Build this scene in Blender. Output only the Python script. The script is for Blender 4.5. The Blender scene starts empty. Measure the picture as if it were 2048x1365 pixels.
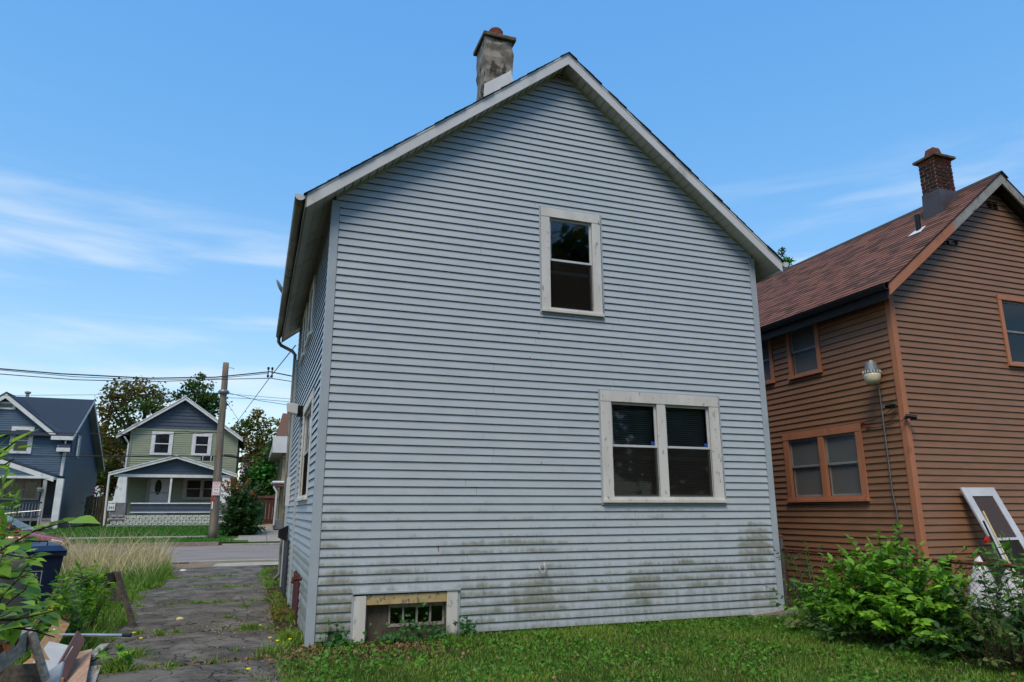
import bpy, bmesh, math, random
import numpy as np
from mathutils import Vector, Matrix
random.seed(7)
S = bpy.context.scene
COL = S.collection
R = math.radians
V = Vector

# ------------------------------------------------------------------ camera
CF, CYAW, CPITCH, CROLL = 1399.924, -0.3472, 0.2376, -0.0029
CO = V((-0.6923, -8.727, 1.4534))
_cy, _sy = math.cos(CYAW), math.sin(CYAW)
_fw = V((-_sy*math.cos(CPITCH), _cy*math.cos(CPITCH), math.sin(CPITCH)))
_rt = V((_cy, _sy, 0)); _up = _rt.cross(_fw)
RT = _rt*math.cos(CROLL) + _up*math.sin(CROLL)
UP = _up*math.cos(CROLL) - _rt*math.sin(CROLL)
cd = bpy.data.cameras.new('camera'); cam = bpy.data.objects.new('camera', cd); COL.objects.link(cam)
cam.matrix_world = Matrix(((RT.x, UP.x, -_fw.x, CO.x), (RT.y, UP.y, -_fw.y, CO.y), (RT.z, UP.z, -_fw.z, CO.z), (0, 0, 0, 1)))
cd.sensor_width = 36; cd.lens = CF/2048*36; cd.clip_end = 3000; cd.clip_start = .05
S.camera = cam
def ray(px, py): return _fw + RT*((px-1024)/CF) - UP*((py-682.5)/CF)
def at(px, py, ax, val):
    d = ray(px, py); return CO + d*((val-CO[ax])/d[ax])
def at_plane(px, py, p0, n):
    d = ray(px, py); return CO + d*((p0-CO).dot(n)/d.dot(n))

# ------------------------------------------------------------------ world, sun, exposure
SUN_EL, SUN_AZ = R(58), R(212)      # azimuth clockwise from +Y : behind the camera, a little to the left
w = bpy.data.worlds.new('World'); S.world = w; w.use_nodes = True
nt = w.node_tree; nt.nodes.clear()
def N(t, **k):
    n = nt.nodes.new(t)
    for a, b in k.items(): setattr(n, a, b)
    return n
L = lambda a, b: nt.links.new(a, b)
out = N('ShaderNodeOutputWorld'); bg = N('ShaderNodeBackground'); bg.inputs[1].default_value = .15
sky = N('ShaderNodeTexSky', sky_type='NISHITA', sun_disc=False, sun_elevation=SUN_EL, sun_rotation=SUN_AZ, air_density=1.25, dust_density=.2, ozone_density=3.0, altitude=0)
tc = N('ShaderNodeTexCoord')
sep = N('ShaderNodeSeparateXYZ'); L(tc.outputs['Generated'], sep.inputs[0])
mp = N('ShaderNodeMapping'); mp.inputs['Scale'].default_value = (1.15, 1.15, 9.5); mp.inputs['Location'].default_value = (3.1, .4, .35); mp.inputs['Rotation'].default_value = (.03, -.02, .3)
L(tc.outputs['Generated'], mp.inputs[0])
n1 = N('ShaderNodeTexNoise'); n1.inputs['Scale'].default_value = 2.1; n1.inputs['Detail'].default_value = 7; n1.inputs['Roughness'].default_value = .52; n1.inputs['Distortion'].default_value = .25
L(mp.outputs[0], n1.inputs['Vector'])
rmp = N('ShaderNodeMapRange', interpolation_type='SMOOTHSTEP'); rmp.inputs[1].default_value = .45; rmp.inputs[2].default_value = .7
L(n1.outputs[0], rmp.inputs[0])
el = N('ShaderNodeMapRange', interpolation_type='SMOOTHSTEP'); el.inputs[1].default_value = .5; el.inputs[2].default_value = .25   # thin cloud low in the sky only
L(sep.outputs[2], el.inputs[0])
mul = N('ShaderNodeMath', operation='MULTIPLY'); L(rmp.outputs[0], mul.inputs[0]); L(el.outputs[0], mul.inputs[1])
m2 = N('ShaderNodeMath', operation='MULTIPLY'); m2.inputs[1].default_value = .6; L(mul.outputs[0], m2.inputs[0])
mix = N('ShaderNodeMix', data_type='RGBA'); L(m2.outputs[0], mix.inputs['Factor'])
hs = N('ShaderNodeHueSaturation'); hs.inputs['Saturation'].default_value = 2.45; hs.inputs['Value'].default_value = 1.22; hs.inputs['Hue'].default_value = .508
gm = N('ShaderNodeGamma'); gm.inputs[1].default_value = .37; sc_ = N('ShaderNodeMix', data_type='RGBA', blend_type='MULTIPLY'); sc_.inputs['Factor'].default_value = 1; sc_.inputs['B'].default_value = (1.6, 1.6, 1.6, 1)
L(sky.outputs[0], gm.inputs[0]); L(gm.outputs[0], sc_.inputs['A']); L(sc_.outputs['Result'], hs.inputs['Color'])
L(hs.outputs[0], mix.inputs['A']); mix.inputs['B'].default_value = (3.1, 3.4, 3.7, 1)
L(mix.outputs['Result'], bg.inputs[0]); L(bg.outputs[0], out.inputs[0])

sd = bpy.data.lights.new('sun', 'SUN'); so = bpy.data.objects.new('sun', sd); COL.objects.link(so)
sd.energy = 1.5; sd.angle = R(25); sd.color = (1, .92, .8)
sdir = V((math.sin(SUN_AZ)*math.cos(SUN_EL), math.cos(SUN_AZ)*math.cos(SUN_EL), math.sin(SUN_EL)))
so.rotation_euler = sdir.to_track_quat('Z', 'Y').to_euler(); so.location = (0, -30, 40)
S.view_settings.view_transform = 'Standard'; S.view_settings.look = 'None'; S.view_settings.gamma = 1
S.view_settings.exposure = 0.9; S.view_settings.use_curve_mapping = False

# ------------------------------------------------------------------ materials
def lin(h):
    c = [int(h[i:i+2], 16)/255 for i in (0, 2, 4)]
    c = [x/12.92 if x <= .04045 else ((x+.055)/1.055)**2.4 for x in c]
    return (min(1, c[0]*1.06), c[1], c[2]*.92, 1)
class NT:
    def __init__(s, name):
        s.m = bpy.data.materials.new(name); s.m.use_nodes = True; s.t = s.m.node_tree
        s.b = s.t.nodes['Principled BSDF']; s.out = s.t.nodes['Material Output']
        s.tc = s.t.nodes.new('ShaderNodeTexCoord')
    def n(s, ty, **k):
        x = s.t.nodes.new(ty)
        for a, b in k.items(): setattr(x, a, b)
        return x
    def l(s, a, b): s.t.links.new(a, b)
    def noise(s, scale, stretch=(1, 1, 1), detail=4, rough=.55, src=None, dist=0):
        mp = s.n('ShaderNodeMapping'); mp.inputs['Scale'].default_value = stretch; s.l(src or s.tc.outputs['Object'], mp.inputs[0])
        x = s.n('ShaderNodeTexNoise'); x.inputs['Scale'].default_value = scale; x.inputs['Detail'].default_value = detail; x.inputs['Roughness'].default_value = rough
        x.inputs['Distortion'].default_value = dist
        s.l(mp.outputs[0], x.inputs['Vector']); return x.outputs[0]
    def rng(s, v, a, b, c=0, d=1, smooth=True):
        x = s.n('ShaderNodeMapRange', interpolation_type='SMOOTHSTEP' if smooth else 'LINEAR')
        for i, q in zip((1, 2, 3, 4), (a, b, c, d)): x.inputs[i].default_value = q
        s.l(v, x.inputs[0]); return x.outputs[0]
    def math(s, op, a, b=None):
        x = s.n('ShaderNodeMath', operation=op)
        for i, q in enumerate((a, b)):
            if q is None: continue
            if isinstance(q, (int, float)): x.inputs[i].default_value = q
            else: s.l(q, x.inputs[i])
        return x.outputs[0]
    def mix(s, f, a, b, blend='MIX'):
        x = s.n('ShaderNodeMix', data_type='RGBA', blend_type=blend)
        for k, q in (('Factor', f), ('A', a), ('B', b)):
            if isinstance(q, (int, float)): x.inputs[k].default_value = q
            elif isinstance(q, tuple): x.inputs[k].default_value = q
            else: s.l(q, x.inputs[k])
        return x.outputs['Result']
    def color(s, c):
        if isinstance(c, tuple): s.b.inputs['Base Color'].default_value = c
        else: s.l(c, s.b.inputs['Base Color'])
    def set(s, rough=.6, spec=.3, metal=0):
        s.b.inputs['Roughness'].default_value = rough; s.b.inputs['Specular IOR Level'].default_value = spec; s.b.inputs['Metallic'].default_value = metal
    def bump(s, h, strength=.3, dist=.01):
        x = s.n('ShaderNodeBump'); x.inputs['Strength'].default_value = strength; x.inputs['Distance'].default_value = dist
        s.l(h, x.inputs['Height']); s.l(x.outputs[0], s.b.inputs['Normal'])
MATS = {}
def pm(name, c1, c2=None, scale=6, stretch=(1, 1, 1), rough=.6, spec=.3, metal=0, lo=.35, hi=.65, bump=0, bscale=80, bst=None, dirt=None, dscale=3, dlo=.55, dhi=.75, rand=0):
    k = NT(name); c1 = lin(c1)
    col = c1
    if c2: col = k.mix(k.rng(k.noise(scale, stretch), lo, hi), c1, lin(c2))
    if dirt: col = k.mix(k.rng(k.noise(dscale, (1, 1, .5), 6), dlo, dhi), col, lin(dirt))
    if rand:
        oi = k.n('ShaderNodeObjectInfo'); v = k.rng(oi.outputs['Random'], 0, 1, 1-rand, 1+rand, False)
        hv = k.n('ShaderNodeHueSaturation'); k.l(v, hv.inputs['Value'])
        if isinstance(col, tuple): hv.inputs['Color'].default_value = col
        else: k.l(col, hv.inputs['Color'])
        col = hv.outputs[0]
    k.color(col); k.set(rough, spec, metal)
    if bump: k.bump(k.noise(bscale, bst or (1, 1, 1), 5), bump, .01)
    MATS[name] = k.m; return k.m
def leafmat(name, c1, c2, trans=.35, rough=.45, attr=False):
    """two-sided leaf: diffuse + translucency, colour varies per object / per vertex attribute"""
    k = NT(name)
    if attr:
        at_ = k.n('ShaderNodeAttribute'); at_.attribute_name = 'v'; f = at_.outputs['Fac']
    else:
        oi = k.n('ShaderNodeObjectInfo'); f = oi.outputs['Random']
    f2 = k.math('ADD', k.math('MULTIPLY', f, .8), k.math('MULTIPLY', k.noise(9), .3))
    col = k.mix(f2, lin(c1), lin(c2))
    k.color(col); k.set(rough, .25)
    tr = k.n('ShaderNodeBsdfTranslucent'); hv = k.n('ShaderNodeHueSaturation'); hv.inputs['Value'].default_value = 1.3; k.l(col, hv.inputs['Color']); k.l(hv.outputs[0], tr.inputs[0])
    ms = k.n('ShaderNodeMixShader'); ms.inputs[0].default_value = trans
    k.l(k.b.outputs[0], ms.inputs[1]); k.l(tr.outputs[0], ms.inputs[2]); k.l(ms.outputs[0], k.out.inputs[0])
    MATS[name] = k.m; return k.m
def glassmat(name, tint='20262a', refl=1.0, opac=.35):
    k = NT(name); k.t.nodes.remove(k.b)
    tr = k.n('ShaderNodeBsdfTransparent'); tr.inputs[0].default_value = (.95, .97, .97, 1)
    df = k.n('ShaderNodeBsdfDiffuse'); df.inputs[0].default_value = lin(tint)
    gl = k.n('ShaderNodeBsdfGlossy'); gl.inputs['Roughness'].default_value = .03; gl.inputs[0].default_value = (.9*refl, .95*refl, refl, 1)
    m1 = k.n('ShaderNodeMixShader'); m1.inputs[0].default_value = opac; k.l(tr.outputs[0], m1.inputs[1]); k.l(df.outputs[0], m1.inputs[2])
    fr = k.n('ShaderNodeFresnel'); fr.inputs[0].default_value = 1.5
    m2 = k.n('ShaderNodeMixShader'); k.l(fr.outputs[0], m2.inputs[0]); k.l(m1.outputs[0], m2.inputs[1]); k.l(gl.outputs[0], m2.inputs[2])
    k.l(m2.outputs[0], k.out.inputs[0]); MATS[name] = k.m; return k.m
def attrmat(name, rough=.8, spec=.2, bump=.4, bscale=120, grain=.25):
    """colour from the per-face attribute c, with fine grain"""
    k = NT(name); a = k.n('ShaderNodeAttribute'); a.attribute_name = 'c'
    n = k.noise(bscale, detail=3)
    g = k.rng(n, .3, .7, 1-grain, 1+grain, False)
    hv = k.n('ShaderNodeHueSaturation'); k.l(g, hv.inputs['Value']); k.l(a.outputs['Color'], hv.inputs['Color'])
    k.color(hv.outputs[0]); k.set(rough, spec)
    if bump: k.bump(n, bump, .004)
    MATS[name] = k.m; return k.m

# ------------------------------------------------------------------ mesh builder
class MB:
    def __init__(s): s.v = []; s.f = []; s.c = []
    def add(s, vs, fs, c=None):
        o = len(s.v); s.v += [tuple(p) for p in vs]; s.f += [tuple(i+o for i in f) for f in fs]; s.c += [c]*len(fs); return s
    def hexa(s, p, c=None):           # 8 points: 0-3 one face (ccw seen from outside/bottom), 4-7 the opposite one
        return s.add(p, [(0, 3, 2, 1), (4, 5, 6, 7), (0, 1, 5, 4), (1, 2, 6, 5), (2, 3, 7, 6), (3, 0, 4, 7)], c)
    def box(s, x0, x1, y0, y1, z0, z1, c=None):
        return s.hexa([(x0, y0, z0), (x1, y0, z0), (x1, y1, z0), (x0, y1, z0), (x0, y0, z1), (x1, y0, z1), (x1, y1, z1), (x0, y1, z1)], c)
    def beam(s, p, q, a, b, up=(0, 0, 1), c=None):   # bar from p to q, a wide (sideways), b high (along up)
        p, q = V(p), V(q); d = (q-p).normalized(); u = V(up)
        sd = d.cross(u)
        if sd.length < 1e-4: sd = d.cross(V((1, 0, 0)))
        sd.normalize(); u = sd.cross(d)
        A, B = sd*a/2, u*b/2
        return s.hexa([p-A-B, p+A-B, p+A+B, p-A+B, q-A-B, q+A-B, q+A+B, q-A+B], c)
    def tube(s, pts, r, n=8, caps=True, c=None):
        pts = [V(p) for p in pts]; m = len(pts); rs = r if isinstance(r, (list, tuple)) else [r]*m
        vs = []; prev = None
        for i, p in enumerate(pts):
            d = (pts[min(i+1, m-1)]-pts[max(i-1, 0)]).normalized()
            if prev is None:
                u = d.cross(V((0, 0, 1)));  u = d.cross(V((1, 0, 0))) if u.length < .05 else u
            else: u = prev - d*prev.dot(d)
            u.normalize(); prev = u; w_ = d.cross(u)
            for k in range(n):
                a = 2*math.pi*k/n; vs.append(p+(u*math.cos(a)+w_*math.sin(a))*rs[i])
        fs = [(i*n+k, i*n+(k+1) % n, (i+1)*n+(k+1) % n, (i+1)*n+k) for i in range(m-1) for k in range(n)]
        if caps: fs += [tuple(range(n-1, -1, -1)), tuple(range((m-1)*n, m*n))]
        return s.add(vs, fs, c)
    def lathe(s, prof, cx=0, cy=0, n=16, c=None, axis='z', cz=0):
        vs = []
        for r, h in prof:
            for k in range(n):
                a = 2*math.pi*k/n; x, y = r*math.cos(a), r*math.sin(a)
                vs.append((cx+x, cy+y, cz+h) if axis == 'z' else ((cx+h, cy+x, cz+y) if axis == 'x' else (cx+x, cy+h, cz+y)))
        m = len(prof)
        fs = [(i*n+k, i*n+(k+1) % n, (i+1)*n+(k+1) % n, (i+1)*n+k) for i in range(m-1) for k in range(n)]
        fs += [tuple(range(n-1, -1, -1)), tuple(range((m-1)*n, m*n))]
        return s.add(vs, fs, c)
    def prism(s, poly, d, c=None):     # polygon of 3d points swept by vector d
        poly = [V(p) for p in poly]; d = V(d); n = len(poly)
        return s.add(poly+[p+d for p in poly], [tuple(range(n-1, -1, -1)), tuple(range(n, 2*n))]+[(i, (i+1) % n, (i+1) % n+n, i+n) for i in range(n)], c)
    def mesh(s, name, smooth=False):
        me = bpy.data.meshes.new(name); me.from_pydata(s.v, [], s.f)
        if any(c is not None for c in s.c):
            at_ = me.attributes.new('c', 'FLOAT_COLOR', 'FACE'); arr = []
            for c in s.c: arr += list(c or (.5, .5, .5, 1))
            at_.data.foreach_set('color', arr)
        bm = bmesh.new(); bm.from_mesh(me); bmesh.ops.recalc_face_normals(bm, faces=bm.faces); bm.to_mesh(me); bm.free()
        if smooth: me.polygons.foreach_set('use_smooth', [True]*len(me.polygons))
        return me
def wpos(o):
    p = V((0, 0, 0))
    while o: p += o.location; o = o.parent
    return p
def tag(o, label=None, cat=None, group=None, kind=None):
    for k, q in (('label', label), ('category', cat), ('group', group), ('kind', kind)):
        if q: o[k] = q
    return o
def thing(name, label, cat, loc=(0, 0, 0), rz=0, group=None):
    o = bpy.data.objects.new(name, None); COL.objects.link(o); o.location = loc; o.rotation_euler = (0, 0, rz); o.empty_display_size = .2
    return tag(o, label, cat, group)
def obj(name, mb, mat, parent=None, smooth=False, local=False, bevel=0, **t):
    """link one mesh object; its vertices are world coordinates unless local"""
    me = mb.mesh(name, smooth) if isinstance(mb, MB) else mb
    o = bpy.data.objects.new(name, me); COL.objects.link(o)
    if mat is not None and not me.materials: me.materials.append(MATS[mat] if isinstance(mat, str) else mat)
    if parent is not None:
        o.parent = parent
        if not local: o.location = -wpos(parent)
    if bevel:
        b = o.modifiers.new('bevel', 'BEVEL'); b.width = bevel; b.segments = 2; b.limit_method = 'ANGLE'
    return tag(o, **t)
def dup(root, loc=None, rz=None, **t):
    def cp(o, par):
        c = o.copy(); COL.objects.link(c); c.parent = par
        for ch in list(o.children): cp(ch, c)
        return c
    r = cp(root, None)
    if loc is not None: r.location = loc
    if rz is not None: r.rotation_euler = (0, 0, rz)
    return tag(r, **t)
def text(name, body, mat, parent, origin, xdir, ydir, size, depth=.002, align='CENTER'):
    cu = bpy.data.curves.new(name, 'FONT'); cu.body = body; cu.size = size; cu.align_x = align; cu.align_y = 'CENTER'; cu.extrude = depth
    t = bpy.data.objects.new(name, cu); COL.objects.link(t)
    dg = bpy.context.evaluated_depsgraph_get(); me = bpy.data.meshes.new_from_object(t.evaluated_get(dg)); bpy.data.objects.remove(t)
    x, y = V(xdir).normalized(), V(ydir).normalized(); z = x.cross(y)
    me.transform(Matrix(((x.x, y.x, z.x, origin[0]), (x.y, y.y, z.y, origin[1]), (x.z, y.z, z.z, origin[2]), (0, 0, 0, 1))))
    me.materials.clear(); return obj(name, me, mat, parent)

# ------------------------------------------------------------------ a wall frame: u along the wall, v up, d outward
class Wall:
    def __init__(s, origin, udir, ndir): s.o = V(origin); s.u = V(udir).normalized(); s.n = V(ndir).normalized()
    def P(s, u, v, d=0): return s.o + s.u*u + s.n*d + V((0, 0, v))
    def slab(s, mb, u0, u1, v0, v1, d0, d1, c=None):
        P = s.P; return mb.hexa([P(u0, v0, d0), P(u1, v0, d0), P(u1, v0, d1), P(u0, v0, d1), P(u0, v1, d0), P(u1, v1, d0), P(u1, v1, d1), P(u0, v1, d1)], c)
def spans(lo, hi, v0, v1, holes):
    """u spans of the band v0..v1 between edge functions lo(v), hi(v) minus the holes it crosses; each (a0,b0 at v0, a1,b1 at v1)"""
    vm = (v0+v1)/2
    hs = sorted((h[0], h[1]) for h in holes if h[2] < vm < h[3])
    res = []; a0, a1 = lo(v0), lo(v1)
    for h0, h1 in hs:
        if h0 > max(a0, a1): res.append((a0, h0, a1, h0))
        a0 = a1 = max(h1, min(a0, a1)) if h1 > min(a0, a1) else a0
    b0, b1 = hi(v0), hi(v1)
    if b0-a0 > .01 or b1-a1 > .01: res.append((a0, max(b0, a0), a1, max(b1, a1)))
    return res
def clapboards(wall, parent, lo, hi, vbot, vtop, e, holes, mat, butt=.017, name='siding_board', joints=0, joined=False, back=.001, rnd=None):
    """lapped boards cut round the openings; every board an object of its own (or all joined into one mesh)"""
    rnd = rnd or random.Random(3); allm = MB(); n = int((vtop-vbot)/e+.999)
    P = wall.P; th = .003
    for i in range(n):
        v0 = vbot+i*e; v1 = min(v0+e, vtop)
        if v1-v0 < .004: continue
        cuts = sorted({v0, v1} | {q for h in holes for q in (h[2], h[3]) if v0+.002 < q < v1-.002})
        pieces = []
        for a, b in zip(cuts, cuts[1:]):
            for sp in spans(lo, hi, a, b, holes): pieces.append((a, b)+sp)
        js = []
        if joints:
            L0, L1 = lo(v0), hi(v0)
            if L1-L0 > 2.5: js = [L0+(L1-L0)*rnd.choice((.3, .45, .62, .72))+rnd.uniform(-.2, .2)]
        # group pieces into boards: cut at joints, then connected in u
        parts = []
        for a, b, p0, q0, p1, q1 in pieces:
            segs = [(p0, q0, p1, q1)]
            for j in js:
                ns = []
                for (x0, y0, x1, y1) in segs:
                    if x0+.1 < j < y0-.1: ns += [(x0, j-.0015, x1, j-.0015), (j+.0015, y0, j+.0015, y1)]
                    else: ns.append((x0, y0, x1, y1))
                segs = ns
            for sg in segs: parts.append((a, b)+sg)
        groups = []
        for p in parts:
            for g in groups:
                if any(min(p[3], q[3])-max(p[2], q[2]) > .01 for q in g) and not any(q[0] == p[0] for q in g): g.append(p); break
            else: groups.append([p])
        for g in groups:
            mb = allm if joined else MB(); lift = 0 if joined else rnd.uniform(0, .0015)
            for a, b, p0, q0, p1, q1 in g:
                da = back+butt*(1-(a-v0)/e)+lift; db = back+butt*(1-(b-v0)/e)*1+lift*.5
                top = b+.012 if abs(b-v1) < 1e-6 else b
                if abs(b-v1) < 1e-6 and not joined and b-a > .03:      # top edge tucks back behind the next board's lip
                    c_ = b-.008; dc = back+butt*(1-(c_-v0)/e)+lift*.5; f_ = (c_-a)/(b-a); pm_, qm_ = p0+(p1-p0)*f_, q0+(q1-q0)*f_; dg = -.012
                    mb.add([P(p0, a, da), P(q0, a, da), P(qm_, c_, dc), P(pm_, c_, dc), P(q1, b, dg), P(p1, b, dg), P(p0, a, da-.006), P(q0, a, da-.006), P(qm_, c_, dc-.006), P(pm_, c_, dc-.006), P(q1, b+.01, dg), P(p1, b+.01, dg)],
                           [(0, 1, 2, 3), (3, 2, 4, 5), (1, 0, 6, 7), (7, 6, 9, 8), (8, 9, 11, 10), (0, 3, 9, 6), (1, 7, 8, 2), (5, 4, 10, 11), (3, 5, 11, 9), (2, 8, 10, 4)])
                else: mb.hexa([P(p0, a, da-th), P(q0, a, da-th), P(q0, a, da), P(p0, a, da), P(p1, top, db-th*.9), P(q1, top, db-th*.9), P(q1, top, db), P(p1, top, db)])
            if not joined: obj(name, mb, mat, parent)
    if joined: return obj(name, allm, mat, parent)
def wallcore(wall, parent, lo, hi, vbot, vtop, holes, mat, extra=(), name='wall', thick=.12, front=0):
    mb = MB(); cuts = sorted({vbot, vtop} | {q for h in holes for q in (h[2], h[3]) if vbot < q < vtop} | set(extra))
    for a, b in zip(cuts, cuts[1:]):
        for p0, q0, p1, q1 in spans(lo, hi, a, b, holes):
            P = wall.P; mb.hexa([P(p0, a, -thick), P(q0, a, -thick), P(q0, a, front), P(p0, a, front), P(p1, b, -thick), P(q1, b, -thick), P(q1, b, front), P(p1, b, front)])
    return obj(name, mb, mat, parent)
# ------------------------------------------------------------------ material library
def siding_grey():
    k = NT('grey_siding'); sp = k.n('ShaderNodeSeparateXYZ'); k.l(k.tc.outputs['Object'], sp.inputs[0])
    base = k.mix(k.rng(k.noise(2.2, (1, 1, 3), 5), .3, .7), lin('a9b2ba'), lin('b0b9c1'))
    base = k.mix(k.rng(k.noise(30, (.12, .12, 1), 4), .52, .75, 0, .22), base, lin('99a2ab'))
    # algae and dirt, in patches with a shape of their own low on the wall
    tot = None
    for cx, cz, rx, rz, s in ((.2, .25, .42, .75, 1.0), (.2, 1.3, .2, .9, .5), (2.05, .35, .35, .35, .8), (2.8, .38, .42, .4, 1.0), (2.4, 1.0, .9, .12, .75), (3.7, .5, 1.4, .2, .4),
                              (4.35, .45, .35, .33, 1.0), (5.2, .6, .8, .25, .7), (6.2, .95, .32, .42, 1.1), (6.3, .25, .3, .2, .7), (4.7, 1.42, 1.0, .1, .4), (1.1, .75, .8, .12, .5)):
        dx = k.math('DIVIDE', k.math('SUBTRACT', sp.outputs[0], cx), rx); dz = k.math('DIVIDE', k.math('SUBTRACT', sp.outputs[2], cz), rz)
        d = k.math('ADD', k.math('MULTIPLY', dx, dx), k.math('MULTIPLY', dz, dz))
        m = k.rng(d, 0, 1.6, s, 0)
        tot = m if tot is None else k.math('MAXIMUM', tot, m)
    # every course catches its own dirt: shift the noise per board row
    row = k.math('FLOOR', k.math('DIVIDE', k.math('SUBTRACT', sp.outputs[2], .02), .1016))
    cb_ = k.n('ShaderNodeCombineXYZ'); k.l(sp.outputs[0], cb_.inputs[0]); k.l(k.math('MULTIPLY', row, .37), cb_.inputs[1]); k.l(k.math('MULTIPLY', sp.outputs[2], .8), cb_.inputs[2])
    n = k.noise(2.6, (1, 1, 1), 9, .66, src=cb_.outputs[0], dist=.3); n2 = k.noise(22, (1, 1, .35), 7, .7)
    mm = k.math('ADD', k.math('MULTIPLY', n, .62), k.math('MULTIPLY', n2, .38))
    fr_ = k.math('SUBTRACT', k.math('DIVIDE', k.math('SUBTRACT', sp.outputs[2], .02), .1016), row)     # 0 at the drip edge of a board, 1 at its top
    lowe = k.rng(fr_, .0, 1.0, .10, -.07)
    st = k.rng(k.math('ADD', k.math('ADD', k.math('MULTIPLY', tot, .2), mm), lowe), .60, .80)
    zl = k.rng(sp.outputs[2], 1.2, 1.9, 1, 0); st = k.math('MULTIPLY', st, zl)
    base = k.mix(k.math('MULTIPLY', st, .72), base, k.mix(k.rng(k.noise(14), .4, .6), lin('626540'), lin('77715a')))
    # dirty film on the lowest courses and lap edges
    dr = k.rng(k.math('ADD', k.math('ADD', k.rng(sp.outputs[2], 0, 1.6, .2, 0), lowe), k.noise(9, (1, 1, .25), 8, .72)), .60, .86)
    dr = k.math('MULTIPLY', dr, zl); base = k.mix(k.math('MULTIPLY', dr, .4), base, lin('666a5a'))
    for cx, cz, rx, rz in ((1.495, 1.0, .009, .05), (1.49, .83, .006, .03)):      # rust runs below old fixings
        dx = k.math('DIVIDE', k.math('SUBTRACT', sp.outputs[0], cx), rx); dz = k.math('DIVIDE', k.math('SUBTRACT', sp.outputs[2], cz), rz)
        base = k.mix(k.rng(k.math('ADD', k.math('MULTIPLY', dx, dx), k.math('MULTIPLY', dz, dz)), .5, 1.3, .8, 0), base, lin('7a4a2c'))
    k.color(base); k.set(.42, .3); k.bump(k.noise(90, (.05, .05, 1), 3), .06, .004); MATS['grey_siding'] = k.m
siding_grey()
pm('grey_trim', '9fa9b3', 'a6b0b9', 3, rough=.4, dirt='6e7478', dscale=2.5, dlo=.6, dhi=.85)
pm('white_alu', 'c4c6c8', 'cccdd0', 2, rough=.38, dirt='8d8d88', dscale=2.2, dlo=.58, dhi=.85)
pm('soffit_alu', 'b0b2ae', 'a2a49d', 2, rough=.5, dirt='80826f', dscale=2.4)
pm('soffit_trim', 'a3a57c', '8b8d68', 3, rough=.5)
pm('gutter_dirty', '85837a', '5f5d50', 2.5, (1, .25, 1), rough=.5, dirt='3e3d33', dscale=5, dlo=.5, dhi=.72)
pm('old_white_paint', 'd3d2cf', 'c8c6c2', 5, (1, 1, .3), rough=.65, dirt='8c8980', dscale=16, dlo=.6, dhi=.72, bump=.25, bscale=70, bst=(1, 1, .12))
pm('peeling_wood', 'bba77c', 'ad986c', 9, rough=.75, dirt='77716a', dscale=26, dlo=.56, dhi=.6, bump=.4, bscale=40)
pm('rotten_wood', '5a5148', '443c34', 12, (1, 1, .3), rough=.85, bump=.5, bscale=60)
pm('vinyl_white', 'c4c8cd', 'b9bdc3', 4, rough=.35)
pm('vinyl_grey', '8b8f90', '7d8183', 4, rough=.4, dirt='5c5e5c')
pm('dark_screen', '2b2827', '332f2d', 3, rough=.8, spec=.1)
pm('blind', 'd2d4d4', 'c4c6c6', 4, rough=.6)
pm('blind_dark', '4c4a4b', '403e3f', 4, rough=.6)
pm('curtain', 'a9a9a6', '9a9a97', 6, (1, 1, .1), rough=.9)
pm('interior', '4a4844', '3f3d3a', 2, rough=.9)
glassmat('glass', '07090a', .75, .05)
glassmat('glass_brown_brightened', '8a7468', .35, .3)  # brown diffuse tint lightens the storm door pane, dark from the shadow behind
glassmat('insect_screen', '46403c', .05, .2)
glassmat('glass_grey_brightened', '8a8d8e', .8, .5)  # grey diffuse tint brightens the panes that eave shade leaves dark
k = NT('far_glass'); k.color(k.mix(k.rng(k.noise(1.4), .4, .6), lin('1c2024'), lin('2c3136'))); k.set(.12, .5); MATS['far_glass'] = k.m
pm('sticker_blue', '1d4fae', rough=.4)
pm('dark_hole', '0c0c0c', rough=1, spec=0)
pm('rust', '6a3a26', '4c2c22', 30, rough=.8, bump=.3)
pm('red_boards', '5c241f', '3f1a18', 8, (1, 1, .25), rough=.8, bump=.4, bscale=50)
pm('dark_panel', '3a3c42', '30323a', 4, rough=.6)
pm('stucco', '969087', '6a655c', 7, rough=.95, dirt='47423a', dscale=9, dlo=.5, dhi=.62, bump=1.0, bscale=9)
pm('cap_mortar', '69614f', '4d4739', 9, rough=.95, dirt='3a3a26', dscale=12, bump=.8, bscale=30)
pm('terracotta', '7d4434', '5f3328', 9, rough=.85, bump=.3)
pm('flashing_white', 'dcdedf', 'cfd1d2', 3, rough=.4)
pm('shingle_dark', '4a433c', '36322e', 20, rough=.95, bump=.6, bscale=200)
pm('brown_siding', '8d6850', '856149', 2, (1, 1, 4), rough=.5, spec=.25, bump=.05, bscale=80, bst=(.06, .06, 1))
pm('orange_trim', 'b4785a', 'a86f52', 3, (1, 1, .3), rough=.6, dirt='8f5d45', dscale=5, dlo=.56, dhi=.8, bump=.1)
pm('old_fascia', '9b9a98', '8c8a86', 5, rough=.7, dirt='5c5a56', dscale=9, dlo=.58, dhi=.66)
pm('black_gutter', '1d1c1c', '232222', 5, rough=.35, spec=.4)
pm('dark_soffit', '2f2722', '3a302a', 5, rough=.9)
pm('brown_metal', '4c4441', '443c39', 4, rough=.35, spec=.45)
pm('mortar', 'c9c0aa', 'b5ab94', 20, rough=.95, bump=.5)
pm('brick', '4e2a23', '33201c', 18, rough=.9, bump=.5, bscale=70, rand=.35)
pm('brick_red', '8c4230', '74382a', 18, rough=.9, bump=.5, bscale=70, rand=.25)
pm('stone', '6f6b64', '56524b', 6, rough=.95, bump=.7, bscale=25, rand=.2)
attrmat('shingle', .95, .15, .5, 220, .35)
pm('galvanised', '8d8f92', '787a7d', 8, rough=.35, metal=.7)
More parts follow.
